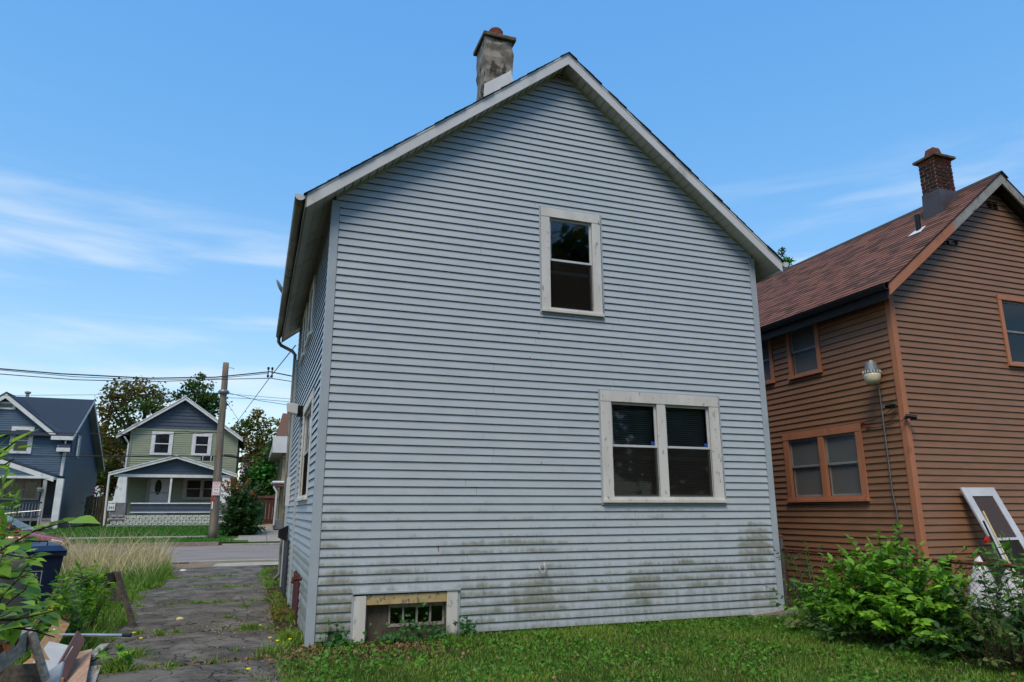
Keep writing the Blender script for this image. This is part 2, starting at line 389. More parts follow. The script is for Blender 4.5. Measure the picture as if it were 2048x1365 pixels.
pm('lamp_metal', 'a6a8ac', '8d8f94', 8, rough=.4, metal=.6)
k = NT('lamp_lens'); k.color(lin('d6cdb0')); k.set(.3, .5); MATS['lamp_lens'] = k.m
pm('black_plastic', '17171a', '1e1e21', 8, rough=.4)
pm('red_plastic', 'b0161c', rough=.4)
pm('cable', '1b1a1a', rough=.6)
pm('cable_brown', '3d2a20', rough=.7)
pm('blue_siding', '4a6076', '455a6f', 2, (1, 1, 3), rough=.5)
pm('blue_shingle', '333f50', '29333f', 30, (1, 1, 1), rough=.9, bump=.5, bscale=60)
pm('navy_siding', '434e5e', '3c4655', 5, (1, 1, 3), rough=.6, bump=.2)
pm('green_siding', '8d957d', '868e77', 2, (1, 1, 3), rough=.5)
pm('white_trim', 'd4d6d8', 'c8cacc', 3, rough=.45, dirt='a9aaa8')
pm('grey_trim_far', 'a3a19f', '959391', 3, rough=.6)
pm('door_white', 'c9ccd2', 'bfc2c9', 3, rough=.4)
pm('tan_siding', 'a39a80', '988f76', 3, (1, 1, 3), rough=.6)
pm('maroon', '7a5552', '6b4a47', 4, rough=.6)
pm('brown_roof', '6f5347', '5c443a', 24, rough=.95, bump=.6, bscale=60)
pm('concrete', '9a948a', '8a847b', 3, rough=.9, dirt='6e685f', dscale=4, bump=.3, bscale=60)
pm('porch_grey', '77767a', '6a696c', 4, rough=.8)
pm('block_white', 'eceeec', 'dfe2e0', 14, rough=.8, bump=.6, bscale=20, rand=.06)
pm('block_green', '49553f', '3c4733', 10, rough=.85)
pm('fence_wood', '7d6c4f', '5e513c', 8, (1, 1, .1), rough=.85, bump=.4, rand=.2)
pm('gate_brown', '5a3a2c', '4a2f25', 5, (1, 1, .2), rough=.7, bump=.2)
pm('pole_wood', '7d756a', '645a50', 7, (1, 1, .08), rough=.9, dirt='7b5a42', dscale=3, dlo=.55, dhi=.7, bump=.6, bscale=40, bst=(1, 1, .06))
pm('sign_white', 'dcdcdc', rough=.4)
pm('sign_red', 'b02a35', rough=.4)
pm('sign_black', '18181a', rough=.5)
pm('bin_blue', '1d2b49', '192642', 4, rough=.4, spec=.4, dirt='323e52', dscale=5, bump=.05)
pm('bin_green', '0f4a3e', '0c4036', 4, rough=.4)
pm('car_red', '8a2f2c', '842c2a', 3, rough=.18, spec=.6)
pm('car_glass', '9fb3bd', '8fa3ae', 2, rough=.05, spec=.8)
pm('tyre', '161616', rough=.9)
pm('chrome', 'b8bcc0', rough=.15, metal=.9)
k = NT('headlight'); k.color(lin('d9d4c0')); k.set(.1, .6); MATS['headlight'] = k.m
def woodmat(name, c1, c2, st=(1, 1, 1), **kw): return pm(name, c1, c2, 5, st, rough=.8, bump=.5, bscale=30, bst=st, **kw)
woodmat('grey_wood', 'a8a299', '86807a', (8, 1.2, 8), dirt='4b463f', dscale=6, dlo=.58, dhi=.7)
woodmat('dark_wood', '6d655c', '544c44', (6, 1.5, 6))
woodmat('tan_wood', 'b48f62', '9c7850', (6, 1, 6), dirt='6d543a', dscale=8, dlo=.6, dhi=.72)
woodmat('pink_wood', 'b6957e', 'a18069', (5, .8, 5), dirt='7c5f4c', dscale=7, dlo=.6, dhi=.75)
pm('white_board', 'c4c2bc', 'b7b5af', 4, rough=.5)
pm('paint_grey', '9ba0a3', '8d9295', 4, rough=.6)
pm('maroon_board', '714f47', '66463f', 4, rough=.6)
pm('stump_bark', '8b847b', '6f685f', 4, (1, 1, .35), rough=.95, dirt='544e46', dscale=5, bump=1.0, bscale=10, bst=(1, 1, .35))
pm('bark', '4a4037', '352e28', 10, (1, 1, .3), rough=.95, bump=.6)
pm('twig', '4b3b2e', '3a2f24', 10, rough=.9)
pm('green_stem', '6b7a45', '596838', 10, rough=.7)
pm('silver_pole', 'b9bcc6', 'a9acb6', 5, rough=.25, metal=.6)
k = NT('plastic_white'); k.color(k.mix(k.rng(k.noise(5), .4, .6), lin('d3d3d6'), lin('bdbdc2'))); k.set(.4, .4); k.bump(k.noise(18, detail=3), .6, .02); MATS['plastic_white'] = k.m
pm('door_grey_white', 'c3c8d0', 'b6bbc4', 4, rough=.45)
pm('handle_wood', 'c6b688', 'b5a577', 10, rough=.6)
# leaves
leafmat('leaf_bush', '3f7420', '92c23c', .3)
leafmat('leaf_bush_v', '39681c', '78ad32', .3, attr=True)
leafmat('leaf_pale', '5d6f3e', '7c8f56', .3)
leafmat('leaf_vine', '3d6d1f', '93ba3e', .4)
leafmat('leaf_vine_v', '335f1f', '6a9c33', .35, attr=True)
leafmat('leaf_lime_v', '5c8f1e', '84b52c', .4, attr=True)
leafmat('leaf_dark_v', '1f3a1a', '3d6028', .3, attr=True)
leafmat('leaf_ivy', '1f4a20', '3f7030', .25)
leafmat('leaf_weed_v', '35641d', '649a34', .3, attr=True)
leafmat('leaf_tree_olive', '48461f', '7c7234', .3, attr=True)
leafmat('leaf_tree_green', '2c421d', '56702e', .3, attr=True)
leafmat('leaf_tree_yellow', '50521f', '867c30', .3, attr=True)
leafmat('leaf_sumac', '2e6a2e', '4f8f3a', .3, attr=True)
leafmat('leaf_rusty', '8a5a30', 'a87848', .3, attr=True)
leafmat('leaf_brown', '5d3a22', '7d5030', .2)
leafmat('grass', '33681a', '93ac48', .3, attr=True)
leafmat('grass_far', '315c1f', '568a33', .3, attr=True)
leafmat('dry_grass', '94895a', 'd9cba0', .3, attr=True)
leafmat('dead_bits', '5a4630', '8f7a52', .1, attr=True)
pm('flower_yellow', 'd8c81e', rough=.6)
pm('flower_pink', 'c05a70', rough=.6)
# ground
def groundmat():
    k = NT('soil'); n = k.noise(1.3, detail=8, rough=.65)
    c = k.mix(k.rng(n, .4, .62), lin('3b3526'), lin('33441f'))
    c = k.mix(k.rng(k.noise(25, detail=6), .5, .7), c, lin('55492f'))
    k.color(c); k.set(1, .1); k.bump(k.noise(30, detail=6), .8, .03); MATS['soil'] = k.m
    k = NT('lawn_far'); c = k.mix(k.rng(k.noise(1.5, detail=8), .35, .65), lin('33571f'), lin('47692b')); k.color(c); k.set(1, .1); k.bump(k.noise(20, detail=6), .8, .03); MATS['lawn_far'] = k.m
    k = NT('asphalt'); n = k.noise(2.0, detail=8, rough=.62, dist=.5)
    c = k.mix(k.rng(n, .36, .66), lin('514d47'), lin('7c776f'))
    c = k.mix(k.rng(k.noise(160, detail=2), .62, .72), c, lin('807c74'))
    c = k.mix(k.rng(k.noise(3.2, detail=9, rough=.7), .57, .7), c, lin('433f38'))
    c = k.mix(k.rng(k.noise(1.1, (1, .4, 1), 8, .7), .56, .72, 0, .7), c, lin('5b533f'))
    wv = k.n('ShaderNodeTexVoronoi', feature='DISTANCE_TO_EDGE'); wv.inputs['Scale'].default_value = 2.3
    mp = k.n('ShaderNodeMapping'); k.l(k.tc.outputs['Object'], mp.inputs[0])
    dn = k.n('ShaderNodeMix', data_type='RGBA', blend_type='ADD'); dn.inputs['Factor'].default_value = .5; k.l(mp.outputs[0], dn.inputs['A'])
    nx = k.n('ShaderNodeTexNoise'); nx.inputs['Scale'].default_value = 3; nx.inputs['Detail'].default_value = 5; k.l(nx.outputs['Color'], dn.inputs['B']); k.l(k.tc.outputs['Object'], nx.inputs['Vector']); k.l(dn.outputs['Result'], wv.inputs['Vector'])
    cr = k.rng(wv.outputs[0], 0, .018, 1, 0)
    c = k.mix(k.rng(k.noise(38, detail=5, rough=.7), .5, .68, 0, .55), c, lin('8b867c'))
    c = k.mix(k.rng(k.noise(9, detail=8, rough=.75), .54, .66, 0, .8), c, lin('3f3b34'))
    c = k.mix(k.math('MULTIPLY', cr, .85), c, lin('24221d'))
    k.color(c); k.set(.95, .15); k.bump(k.math('SUBTRACT', k.math('ADD', k.noise(70, detail=6, rough=.7), k.noise(9, detail=6)), k.math('MULTIPLY', cr, 1.5)), 1.0, .02); MATS['asphalt'] = k.m
    k = NT('road'); c = k.mix(k.rng(k.noise(1.2, (.4, 1, 1), 8), .35, .65), lin('7e7772'), lin('8b847f')); c = k.mix(k.rng(k.noise(90, detail=3), .6, .7), c, lin('69635e'))
    k.color(c); k.set(.95, .15); k.bump(k.noise(100), .3, .01); MATS['road'] = k.m
    pm('sidewalk', 'a8a294', '999386', 3, rough=.9, dirt='7d7768', dscale=4, bump=.3, bscale=60)
    pm('kerb', '8c8072', '7a6f62', 5, rough=.9, dirt='5c5346', bump=.4)
    pm('old_slab', '8a7460', '7b6653', 5, rough=.95, dirt='5e5040', bump=.4)
groundmat()
# ------------------------------------------------------------------ terrain
def smooth(a, b, t):
    t = max(0, min(1, (t-a)/(b-a))); return t*t*(3-2*t)
def gz(x, y):
    if y <= 14.4: return .0
    if y < 24: return .075*(y-14.4)/9.6
    if y < 27: return .075+.13*(y-24)/3 + .1*smooth(24, 24.3, y)
    return .305 + .35*smooth(27, 34, y) + .004*max(0, y-34)

# ------------------------------------------------------------------ windows
def window(wall, parent, u0, u1, v0, v1, cw, units, casing='old_white_paint', sash='vinyl_white', sill=.075, head=None, split=.5, blind=None, glass='glass', screen=True, label=None, inner=.13, proud=.03, jchan=None, sw=.032, stickers=False, curtain=()):
    """cased opening: outer casing boards, sill, and per unit (ua,ub) a two-sash window with panes"""
    head = head or cw; W_ = MB()
    for ua, ub in units:      # liner
        a, b = v0+sill, v1-head
        wall.slab(W_, ua-.012, ua, a, b, -.12, .01); wall.slab(W_, ub, ub+.012, a, b, -.12, .01)
        wall.slab(W_, ua-.012, ub+.012, b, b+.012, -.12, .01); wall.slab(W_, ua-.012, ub+.012, a-.012, a, -.12, .01)
    win = obj('window', W_, casing, parent, label=label)
    def sub(name, mat, *sl, **kw):
        mb = MB()
        for q in sl: wall.slab(mb, *q)
        return obj(name, mb, mat, win, **kw)
    sub('casing_board', casing, (u0, u1, v1-head, v1, 0, proud+.004), bevel=.003)
    sub('casing_board', casing, (u0, u0+cw, v0+sill, v1-head-.001, 0, proud), bevel=.003)
    sub('casing_board', casing, (u1-cw, u1, v0+sill, v1-head-.001, 0, proud), bevel=.003)
    for (a, b), (c, d) in zip(units, units[1:]): sub('casing_board', casing, (b, c, v0+sill, v1-head-.001, 0, proud-.002), bevel=.003)
    sub('sill', casing, (u0-.01, u1+.01, v0, v0+sill*.55, 0, proud+.03), (u0, u1, v0+sill*.55, v0+sill-.001, -.05, proud+.008), bevel=.003)
    if jchan:
        sub('channel', jchan, (u0-.025, u0-.004, v0-.02, v1+.018, 0, .024), (u1+.012, u1+.03, v0-.02, v1+.018, 0, .024), (u0-.025, u1+.03, v1+.0035, v1+.02, 0, .022), (u0-.025, u1+.03, v0-.03, v0-.004, 0, .022))
    for ua, ub in units:
        a, b = v0+sill, v1-head; m = a+(b-a)*split
        def fr(name, a, b, d0, d1, tb=sw):
            sub(name, sash, (ua, ua+sw, a, b, d0, d1), (ub-sw, ub, a, b, d0, d1), (ua+sw, ub-sw, b-tb, b, d0, d1), (ua+sw, ub-sw, a, a+tb, d0, d1), bevel=.002)
        fr('sash', m-.012, b-.003, -.032, -.01); fr('sash', a+.003, m+.004, -.056, -.034)
        sub('pane', glass, (ua+sw, ub-sw, m+.02, b-sw-.002, -.024, -.020))
        sub('pane', glass if not screen else 'glass', (ua+sw, ub-sw, a+sw, m-sw, -.048, -.044))
        if screen:
            sub('insect_screen', 'insect_screen', (ua+.012, ub-.012, a+.012, m-.016, -.022, -.020))
            mm = a+(m-a)*.78
            sub('rail', sash, (ua+sw, ub-sw, mm-.022, mm+.022, -.085, -.065))
        if blind:
            mb = MB(); z = a+.02; P = wall.P
            while z < b-.03:
                mb.add([P(ua+.01, z, -.1), P(ub-.01, z, -.1), P(ub-.01, z+.016, -.122), P(ua+.01, z+.016, -.122), P(ua+.01, z+.0015, -.1), P(ub-.01, z+.0015, -.1), P(ub-.01, z+.0175, -.122), P(ua+.01, z+.0175, -.122)],
                       [(0, 3, 2, 1), (4, 5, 6, 7), (0, 1, 5, 4), (2, 3, 7, 6)]); z += .03
            obj('blind', mb, blind, win)
        if units.index((ua, ub)) in curtain: sub('curtain', 'curtain', (ua+.005, ub-.005, a, b, -.115, -.11))
        if stickers: sub('sticker', 'sticker_blue', (ub-sw-.06, ub-sw-.01, m+.03, m+.075, -.0195, -.0185))
    return win

# ================================================================== grey house
W, D = 6.595, 7.165
SL = .793
zwall = 5.41                                    # wall top at the side
GH = thing('grey_house', 'pale grey-blue two-storey house with plain gable wall and stuccoed chimney', 'house', (W/2, D/2, 0))
gw = Wall((0, 0, 0), (1, 0, 0), (0, -1, 0))     # gable wall, u = x
def glo(v): return 0 if v <= zwall else (v-zwall)/SL
def ghi(v): return W-glo(v)
EX = .1016
gtop = zwall+SL*W/2
up_w = (2.906, 3.853, 4.157, 5.7315); dn_w = (3.766, 5.718, 1.553, 3.089); bs_w = (.5, 1.76, -.1, .51)
cw1, cw2 = .135, .165
core_holes = [(up_w[0]+cw1, up_w[1]-cw1, up_w[2]+.07, up_w[3]-cw1), (dn_w[0]+cw2, 4.665, dn_w[2]+.08, dn_w[3]-.15), (4.805, dn_w[1]-cw2, dn_w[2]+.08, dn_w[3]-.15), (.64, 1.62, -.05, .40)]
wallcore(gw, GH, glo, ghi, -.1, gtop, core_holes, 'interior', extra=(zwall,), front=-.02)
cbw = .085
jl = lambda v: cbw if v <= zwall-.02 else glo(v)+.02
jh = lambda v: W-jl(v)
clapboards(gw, GH, jl, jh, .02, gtop-.05, EX, [(a-.02, b+.02, c-.02, d+.015) for a, b, c, d in (up_w, dn_w, bs_w)], 'grey_siding', joints=1)
# side walls
sw_ = Wall((0, D, 0), (0, -1, 0), (-1, 0, 0))   # left side, u runs towards the camera, u = D - y
sw1 = (D-3.05, D-1.12, 1.6, 3.09)               # ground floor window
su = [(D-3.55, D-2.55, 4.2, 5.2), (D-5.2, D-4.2, 4.2, 5.2)]
sholes = [sw1]+su
wallcore(sw_, GH, lambda v: 0, lambda v: D, -.1, zwall, [(a+.14, b-.14, c+.07, d-.14) for a, b, c, d in sholes], 'interior', front=-.02)
clapboards(sw_, GH, lambda v: .05, lambda v: D-cbw, .02, zwall-.06, EX, [(a-.02, b+.02, c-.02, d+.02) for a, b, c, d in sholes]+[(D-2.75, D-1.55, -.1, .6)], 'grey_siding')
rw = Wall((W, 0, 0), (0, 1, 0), (1, 0, 0))
wallcore(rw, GH, lambda v: 0, lambda v: D, -.1, zwall, [], 'grey_trim'); 
bw = Wall((W, D, 0), (-1, 0, 0), (0, 1, 0))
wallcore(bw, GH, glo, ghi, -.1, gtop, [], 'grey_trim', extra=(zwall,))
# corner boards
for s, x in ((-1, 0), (1, W)):
    mb = MB(); c = cbw
    mb.prism([(x+s*.022, -.022, -.03), (x-s*(c-.004), -.022, -.03), (x-s*(c-.004), -.001, -.03), (x-s*.0, -.001, -.03), (x+s*.001, c-.004, -.03), (x+s*.022, c-.004, -.03)], (0, 0, zwall-.02+.03))
    obj('corner_board', mb, 'grey_trim', GH, bevel=.003)
# windows
window(gw, GH, *up_w, cw1, [(up_w[0]+cw1, up_w[1]-cw1)], sill=.07, split=.53, jchan='grey_trim', blind=None, label='upper window with weathered white casing')
window(gw, GH, *dn_w, cw2, [(dn_w[0]+cw2, 4.665), (4.805, dn_w[1]-cw2)], sill=.08, head=.15, split=.53, jchan='grey_trim', blind='blind', stickers=True, label='double window with flaking white casing and blinds')
window(sw_, GH, *sw1, .14, [(sw1[0]+.14, sw1[1]-.14)], sill=.07, jchan='grey_trim', blind='blind')
for q in su: window(sw_, GH, *q, .12, [(q[0]+.12, q[1]-.12)], sill=.07)
# basement window
mb = MB()
for q in ((.64, .66, -.05, .4, -.12, .005), (1.60, 1.62, -.05, .4, -.12, .005), (.66, 1.6, .38, .4, -.12, .005)): gw.slab(mb, *q)
bwn = obj('basement_window', mb, 'rotten_wood', GH, label='low basement window with rusty cream lintel and four panes')
def bsub(n, m, *sl, **k):
    mb = MB()
    for q in sl: gw.slab(mb, *q)
    return obj(n, m and mb, m, bwn, **k)
bsub('jamb_board', 'old_white_paint', (.5, .64, -.05, .49, 0, .035), bevel=.003); bsub('jamb_board', 'old_white_paint', (1.61, 1.745, -.05, .51, 0, .033), bevel=.003)
bsub('lintel', 'peeling_wood', (.642, 1.608, .385, .495, 0, .025), bevel=.003); bsub('flashing', 'grey_trim', (.48, 1.775, .512, .53, 0, .045))
bsub('channel', 'grey_trim', (.475, .498, -.02, .51, 0, .025), (1.748, 1.775, -.02, .51, 0, .024))
bsub('panel', 'rotten_wood', (.66, .92, -.05, .38, -.075, -.055)); bsub('apron', 'rotten_wood', (.92, 1.6, -.05, .12, -.085, -.055))
bsub('sash', 'grey_wood', (.92, 1.6, .12, .155, -.085, -.05), (.92, 1.6, .335, .38, -.085, -.05), *[(x, x+.022, .155, .335, -.085, -.05) for x in (.92, 1.085, 1.25, 1.415, 1.578)])
for x in (.942, 1.107, 1.272, 1.437): bsub('pane', 'glass', (x, x+.141, .155, .335, -.072, -.068))
# roof : fascia, soffits, shingle courses
fo, so_ = .259, .346      # front overhang, eave overhang
zf0 = 5.137               # fascia foot
fh = .185                 # fascia height (vertical)
def rz_(x): return zf0+SL*(min(x, W-x)+so_)   # underside of the rake at x
for s in (0, 1):
    X = (lambda x: x) if s == 0 else (lambda x: W-x)
    mb = MB(); e0, e1 = -so_, W/2
    mb.prism([(X(e0), -fo, rz_(e0)), (X(e1), -fo, rz_(e1)), (X(e1), -fo, rz_(e1)+fh), (X(e0), -fo, rz_(e0)+fh)], (0, .02, 0))
    mb.prism([(X(e0), -fo-.006, rz_(e0)+fh-.028), (X(e1), -fo-.006, rz_(e1)+fh-.028), (X(e1), -fo-.006, rz_(e1)+fh), (X(e0), -fo-.006, rz_(e0)+fh)], (0, .012, 0))
    obj('fascia_board', mb, 'white_alu', GH, label='long white metal rake fascia')
    mb = MB(); mb.prism([(X(e0), D+.25, rz_(e0)), (X(e1), D+.25, rz_(e1)), (X(e1), D+.25, rz_(e1)+fh), (X(e0), D+.25, rz_(e0)+fh)], (0, -.02, 0)); obj('fascia_board', mb, 'white_alu', GH)
    # rake soffit panels
    n = 32; xs0 = .02
    for i in range(n):
        a = xs0+(W/2-xs0)*i/n; b = xs0+(W/2-xs0)*(i+1)/n-.009
        za, zb = rz_(a)+.016, rz_(b)+.026
        mb = MB().hexa([(X(a), -fo+.02, za), (X(b), -fo+.02, zb), (X(b), -.002, zb), (X(a), -.002, za), (X(a), -fo+.02, za+.012), (X(b), -fo+.02, zb+.012), (X(b), -.002, zb+.012), (X(a), -.002, za+.012)])
        obj('soffit_panel', mb, 'soffit_alu', GH)
    mb = MB()   # trim strip where soffit meets wall
    mb.prism([(X(.03), -.024, rz_(.03)-.018), (X(W/2), -.024, rz_(W/2)-.018), (X(W/2), -.024, rz_(W/2)+.02), (X(.03), -.024, rz_(.03)+.02)], (0, .021, 0)); obj('soffit_trim', mb, 'soffit_trim', GH)
    # eave soffit, sloping, in long panels
    for a, b in ((-so_+.01, -.235), (-.231, -.12), (-.116, .02)):
        za, zb = rz_(a)+.022, rz_(b)+.022
        obj('soffit_panel', MB().hexa([(X(a), -fo+.02, za), (X(b), -fo+.02, zb), (X(b), D+.23, zb), (X(a), D+.23, za), (X(a), -fo+.02, za+.012), (X(b), -fo+.02, zb+.012), (X(b), D+.23, zb+.012), (X(a), D+.23, za+.012)]), 'soffit_alu', GH)
    mb = MB(); x = X(-so_); mb.box(min(x, x+(-.018 if s == 0 else .018)), max(x, x+(-.018 if s == 0 else .018)), -fo+.001, D+.249, zf0-.005, zf0+fh-.01); obj('eave_board', mb, 'gutter_dirty' if s == 0 else 'white_alu', GH)
    # deck + shingle courses
    zt = lambda x: rz_(x)+fh+.006
    mb = MB(); a, b = -so_-.02, W/2
    mb.prism([(X(a), -fo-.002, zt(a)-.02), (X(b), -fo-.002, zt(b)-.02), (X(b), -fo-.002, zt(b)), (X(a), -fo-.002, zt(a))], (0, D+fo+.26, 0))
    roof = obj('roof', mb, 'shingle_dark', GH)
    nc = 27
    for i in range(nc):
        a = -so_-.045+(W/2+so_+.045)*i/nc; b = a+(W/2+so_)/nc*1.25; b = min(b, W/2)
        fy = -fo-.022+random.uniform(-.012, .012); h = random.uniform(.007, .016)
        mb = MB().prism([(X(a), fy, zt(a)+.004), (X(b), fy, zt(b)+.001), (X(b), fy, zt(b)+.004), (X(a), fy, zt(a)+.004+h)], (0, D+fo+.29, 0)); obj('shingle_course', mb, 'shingle_dark', roof)
# gutters
def gutter(x, s, y0, y1, z, mat, r=.062):
    n = 26; mb = MB(); prof = []
    for k in range(9):
        a = math.pi*k/8; prof.append((-math.cos(a)*r, -math.sin(a)*r*.95))
    prof = [(-r, .018), (-r-.008, .018), (-r-.008, .006)]+prof+[(r, .03)]
    vs = []; m = len(prof); rr = random.Random(4)
    for i in range(n+1):
        y = y0+(y1-y0)*i/n; sag = .012*math.sin(i*.9)+rr.uniform(-.004, .004)-(.02*math.sin(math.pi*i/n))
        for (u, v) in prof: vs.append((x+s*u*-1 if s < 0 else x+u*-1, y, z+v+sag))
    mb.add(vs, [(i*m+k, i*m+k+1, (i+1)*m+k+1, (i+1)*m+k) for i in range(n) for k in range(m-1)])
    g = obj('gutter', mb, mat, GH, smooth=True); md = g.modifiers.new('t', 'SOLIDIFY'); md.thickness = .003
    mb = MB(); vs = [V(p) for p in vs[:m]]; mb.prism([p+V((0, -.003, 0)) for p in vs[2:]], (0, .003, 0)); obj('end_cap', mb, 'white_alu', g)
    return g
def gut2(s):
    x = -so_-.018-.064 if s == 0 else W+so_+.018+.064
    return gutter(x, 1 if s == 0 else -1, -fo+.0, D+.2, zf0+.14, 'gutter_dirty' if s == 0 else 'white_alu')
gl = gut2(0); gut2(1)
mb = MB(); xo = -so_-.08; mb.tube([(xo, D+.1, zf0+.1), (xo, D+.1, zf0-.02), (xo+.06, D+.1, zf0-.1), (-.12, D+.08, zf0-.22), (-.055, D+.06, zf0-.3), (-.055, D+.03, zf0-.6), (-.055, D+.03, .2), (-.16, D+.03, .08)], .038, 8)
obj('downspout', mb, 'gutter_dirty', GH, smooth=True)
# chimney
cy0, cy1 = .35, .85
pL, pR = at(971, 150, 1, cy0).x, at(1026, 130, 1, cy0).x
ctop = at(1000, 78, 1, cy0).z
def roofz(x): return rz_(x)+fh
mb = MB(); rr = random.Random(5); nz = 14; ring = []
for i in range(nz+1):
    z = roofz(pL)-.3+(ctop-roofz(pL)+.3)*i/nz; j = lambda: rr.uniform(-.02, .02); ring.append([(pL+j(), cy0+j(), z), (pL*.5+pR*.5+j(), cy0-.006+j(), z), (pR+j(), cy0+j(), z), (pR+j(), cy1, z), (pL+j(), cy1, z), (pL-.006+j(), (cy0+cy1)/2+j(), z)])
mb.add([p for r_ in ring for p in r_], [(i*6+k, i*6+(k+1) % 6, (i+1)*6+(k+1) % 6, (i+1)*6+k) for i in range(nz) for k in range(6)]+[tuple(range(nz*6, nz*6+6))])
ch = obj('chimney', mb, 'stucco', GH, label='rough grey stuccoed chimney')
o_ = .045; mb = MB().box(pL-o_, pR+o_, cy0-o_, cy1+o_, ctop-.01, ctop+.06); obj('chimney_cap', mb, 'cap_mortar', ch, bevel=.012)
cxm, cym = (pL+pR)/2+.02, (cy0+cy1)/2
mb = MB(); mb.lathe([(.1, 0), (.12, 0), (.12, .24), (.105, .27), (.08, .27), (.08, .05)], cxm, cym, 12, cz=ctop+.05); obj('flue', mb, 'terracotta', ch, smooth=False)
fa, fb = at(969, 168, 1, cy0-.02), at(1022, 142, 1, cy0-.02)
mb = MB().hexa([(fa.x-.03, cy0-.024, roofz(fa.x)-.05), (fb.x+.08, cy0-.024, roofz(fb.x+.08)-.05), (fb.x+.08, cy0-.016, roofz(fb.x+.08)-.05), (fa.x-.03, cy0-.016, roofz(fa.x)-.05), (fa.x, cy0-.024, fa.z), (fb.x, cy0-.024, fb.z), (fb.x, cy0-.016, fb.z), (fa.x, cy0-.016, fa.z)])
obj('flashing', mb, 'flashing_white', ch)
# small fittings on the grey house
mb = MB(); p = at(1082, 1140, 1, -.03); q = [(-.03, 0, .05), (-.02, -.02, .0), (.0, -.03, -.03), (.03, -.03, -.035), (.045, -.03, 0), (.03, -.03, .06), (.03, -.02, .1), (.05, -.03, .04), (.075, -.03, -.03)]
mb.tube([p+V(t) for t in q], .006, 6); obj('cable_loop', mb, 'white_trim', GH, smooth=True)
for px, py in ((1078, 665), (1077, 676), (1060, 715), (1083, 926), (628, 1103)):
    p = at(px, py, 1, -.018); mb = MB().lathe([(.001, .002), (.008, .002), (.006, -.002), (.001, -.004)], p.x, p.y, 8, axis='y', cz=p.z); obj('vent_hole', mb, 'dark_hole', GH)
mb = MB(); p = V((-.03, .95, .62)); mb.tube([p, p+V((-.1, -.02, 0))], .022, 8); mb.tube([p+V((-.1, -.02, .03)), p+V((-.12, -.02, -.05))], .02, 8); mb.lathe([(.005, 0), (.04, 0), (.04, .01), (.005, .01)], p.x-.07, p.y, 10, cz=p.z+.05); obj('hose_spigot', mb, 'rust', GH)
mb = MB(); sw_.slab(mb, D-2.72, D-1.58, -.02, .58, .0, .03); obj('hatch', mb, 'red_boards', GH, label='dark red wooden cellar hatch')
mb = MB(); sw_.slab(mb, D-6.3, D-4.9, .05, .95, .02, .05); obj('panel', mb, 'dark_panel', GH)
mb = MB()
for y in (3.6, ): mb.box(-.05, -.015, y, y+.05, 0, 3.0)
mb.box(-.06, -.015, 6.6, 6.66, 0, 4.6); obj('conduit', mb, 'grey_trim', GH)
mb = MB(); p = V((-.02, 3.55, 3.12)); mb.box(-.1, -.01, 3.5, 3.62, 3.0, 3.18); fl = obj('floodlight', mb, 'black_plastic', GH)
mb = MB().hexa([(-.26, 3.45, 3.06), (-.1, 3.45, 3.03), (-.1, 3.68, 3.03), (-.26, 3.68, 3.06), (-.28, 3.45, 3.22), (-.1, 3.45, 3.2), (-.1, 3.68, 3.2), (-.28, 3.68, 3.22)]); obj('lamp_housing', mb, 'white_alu', fl, bevel=.01)
mb = MB().hexa([(-.2, 5.3, .98), (-.03, 5.3, .9), (-.03, 5.5, .9), (-.2, 5.5, .98), (-.2, 5.3, 1.12), (-.03, 5.3, 1.2), (-.03, 5.5, 1.2), (-.2, 5.5, 1.12)]); obj('meter_box', mb, 'black_plastic', GH)
mb = MB().box(-.09, -.015, 5.9, 6.15, 1.55, 2.1); obj('junction_box', mb, 'white_alu', GH, bevel=.008)
# satellite dish on the eave
SD = thing('satellite_dish', 'small dark satellite dish peeking out past the gutter of the grey house', 'dish', (-.45, 4.2, zf0+.2))
c = at(560, 574, 1, 4.2); mb = MB(); prof = [(.001, .05), (.1, .04), (.2, .015), (.24, 0), (.235, -.01), (.1, .03), (.001, .04)]
mb.lathe(prof, 0, 0, 20); me = mb.mesh('dish', True); me.transform(Matrix.Translation(c) @ Matrix.Rotation(R(-20), 4, 'Z') @ Matrix.Rotation(R(68), 4, 'Y') @ Matrix.Scale(.6, 4)); obj('dish', me, 'vinyl_grey', SD)
mb = MB().tube([c, (c.x+.12, c.y, c.z-.05), (-.3, 4.2, rz_(-.3)+fh+.02)], .015, 6); obj('arm', mb, 'galvanised', SD)
# ================================================================== brown house
bx, by, bD = 8.5, -.8, 9.6
bW = 5.56; bs = .789; bzf = 4.67; bo = .2; bf = .22; bfh = .215
bzw = bzf+bs*bo
byr = by+bD
BH = thing('brown_house', 'brown lap-sided house with orange trim and shingled gable roof', 'house', (bx+bW/2, by+bD/2, 0))
bg_ = Wall((bx, by, 0), (1, 0, 0), (0, -1, 0))
blo = lambda v: 0 if v <= bzw else (v-bzw)/bs
bhi = lambda v: bW-blo(v)
btop = bzw+bs*bW/2
gwin = (2.44, 3.36, 3.76, 5.0)
wallcore(bg_, BH, blo, bhi, -.1, btop, [(gwin[0]+.08, gwin[1]-.08, gwin[2]+.07, gwin[3]-.08)], 'interior', extra=(bzw,), front=-.02)
BEX = .1035
cb = .1
clapboards(bg_, BH, lambda v: max(cb-.02, blo(v)+.01), lambda v: bW-max(.0, blo(v)+.01), .2, btop-.04, BEX, [(gwin[0]-.01, gwin[1]+.01, gwin[2]-.01, gwin[3]+.01)], 'brown_siding', rnd=random.Random(8))
bsw = Wall((bx, byr, 0), (0, -1, 0), (-1, 0, 0))
yy = lambda y: byr-y
lw = (yy(1.85), yy(.03), 1.58, 2.82); uw = (yy(1.52), yy(.72), 3.78, 4.79); uw2 = (yy(2.95), yy(1.93), 3.8, 4.79)
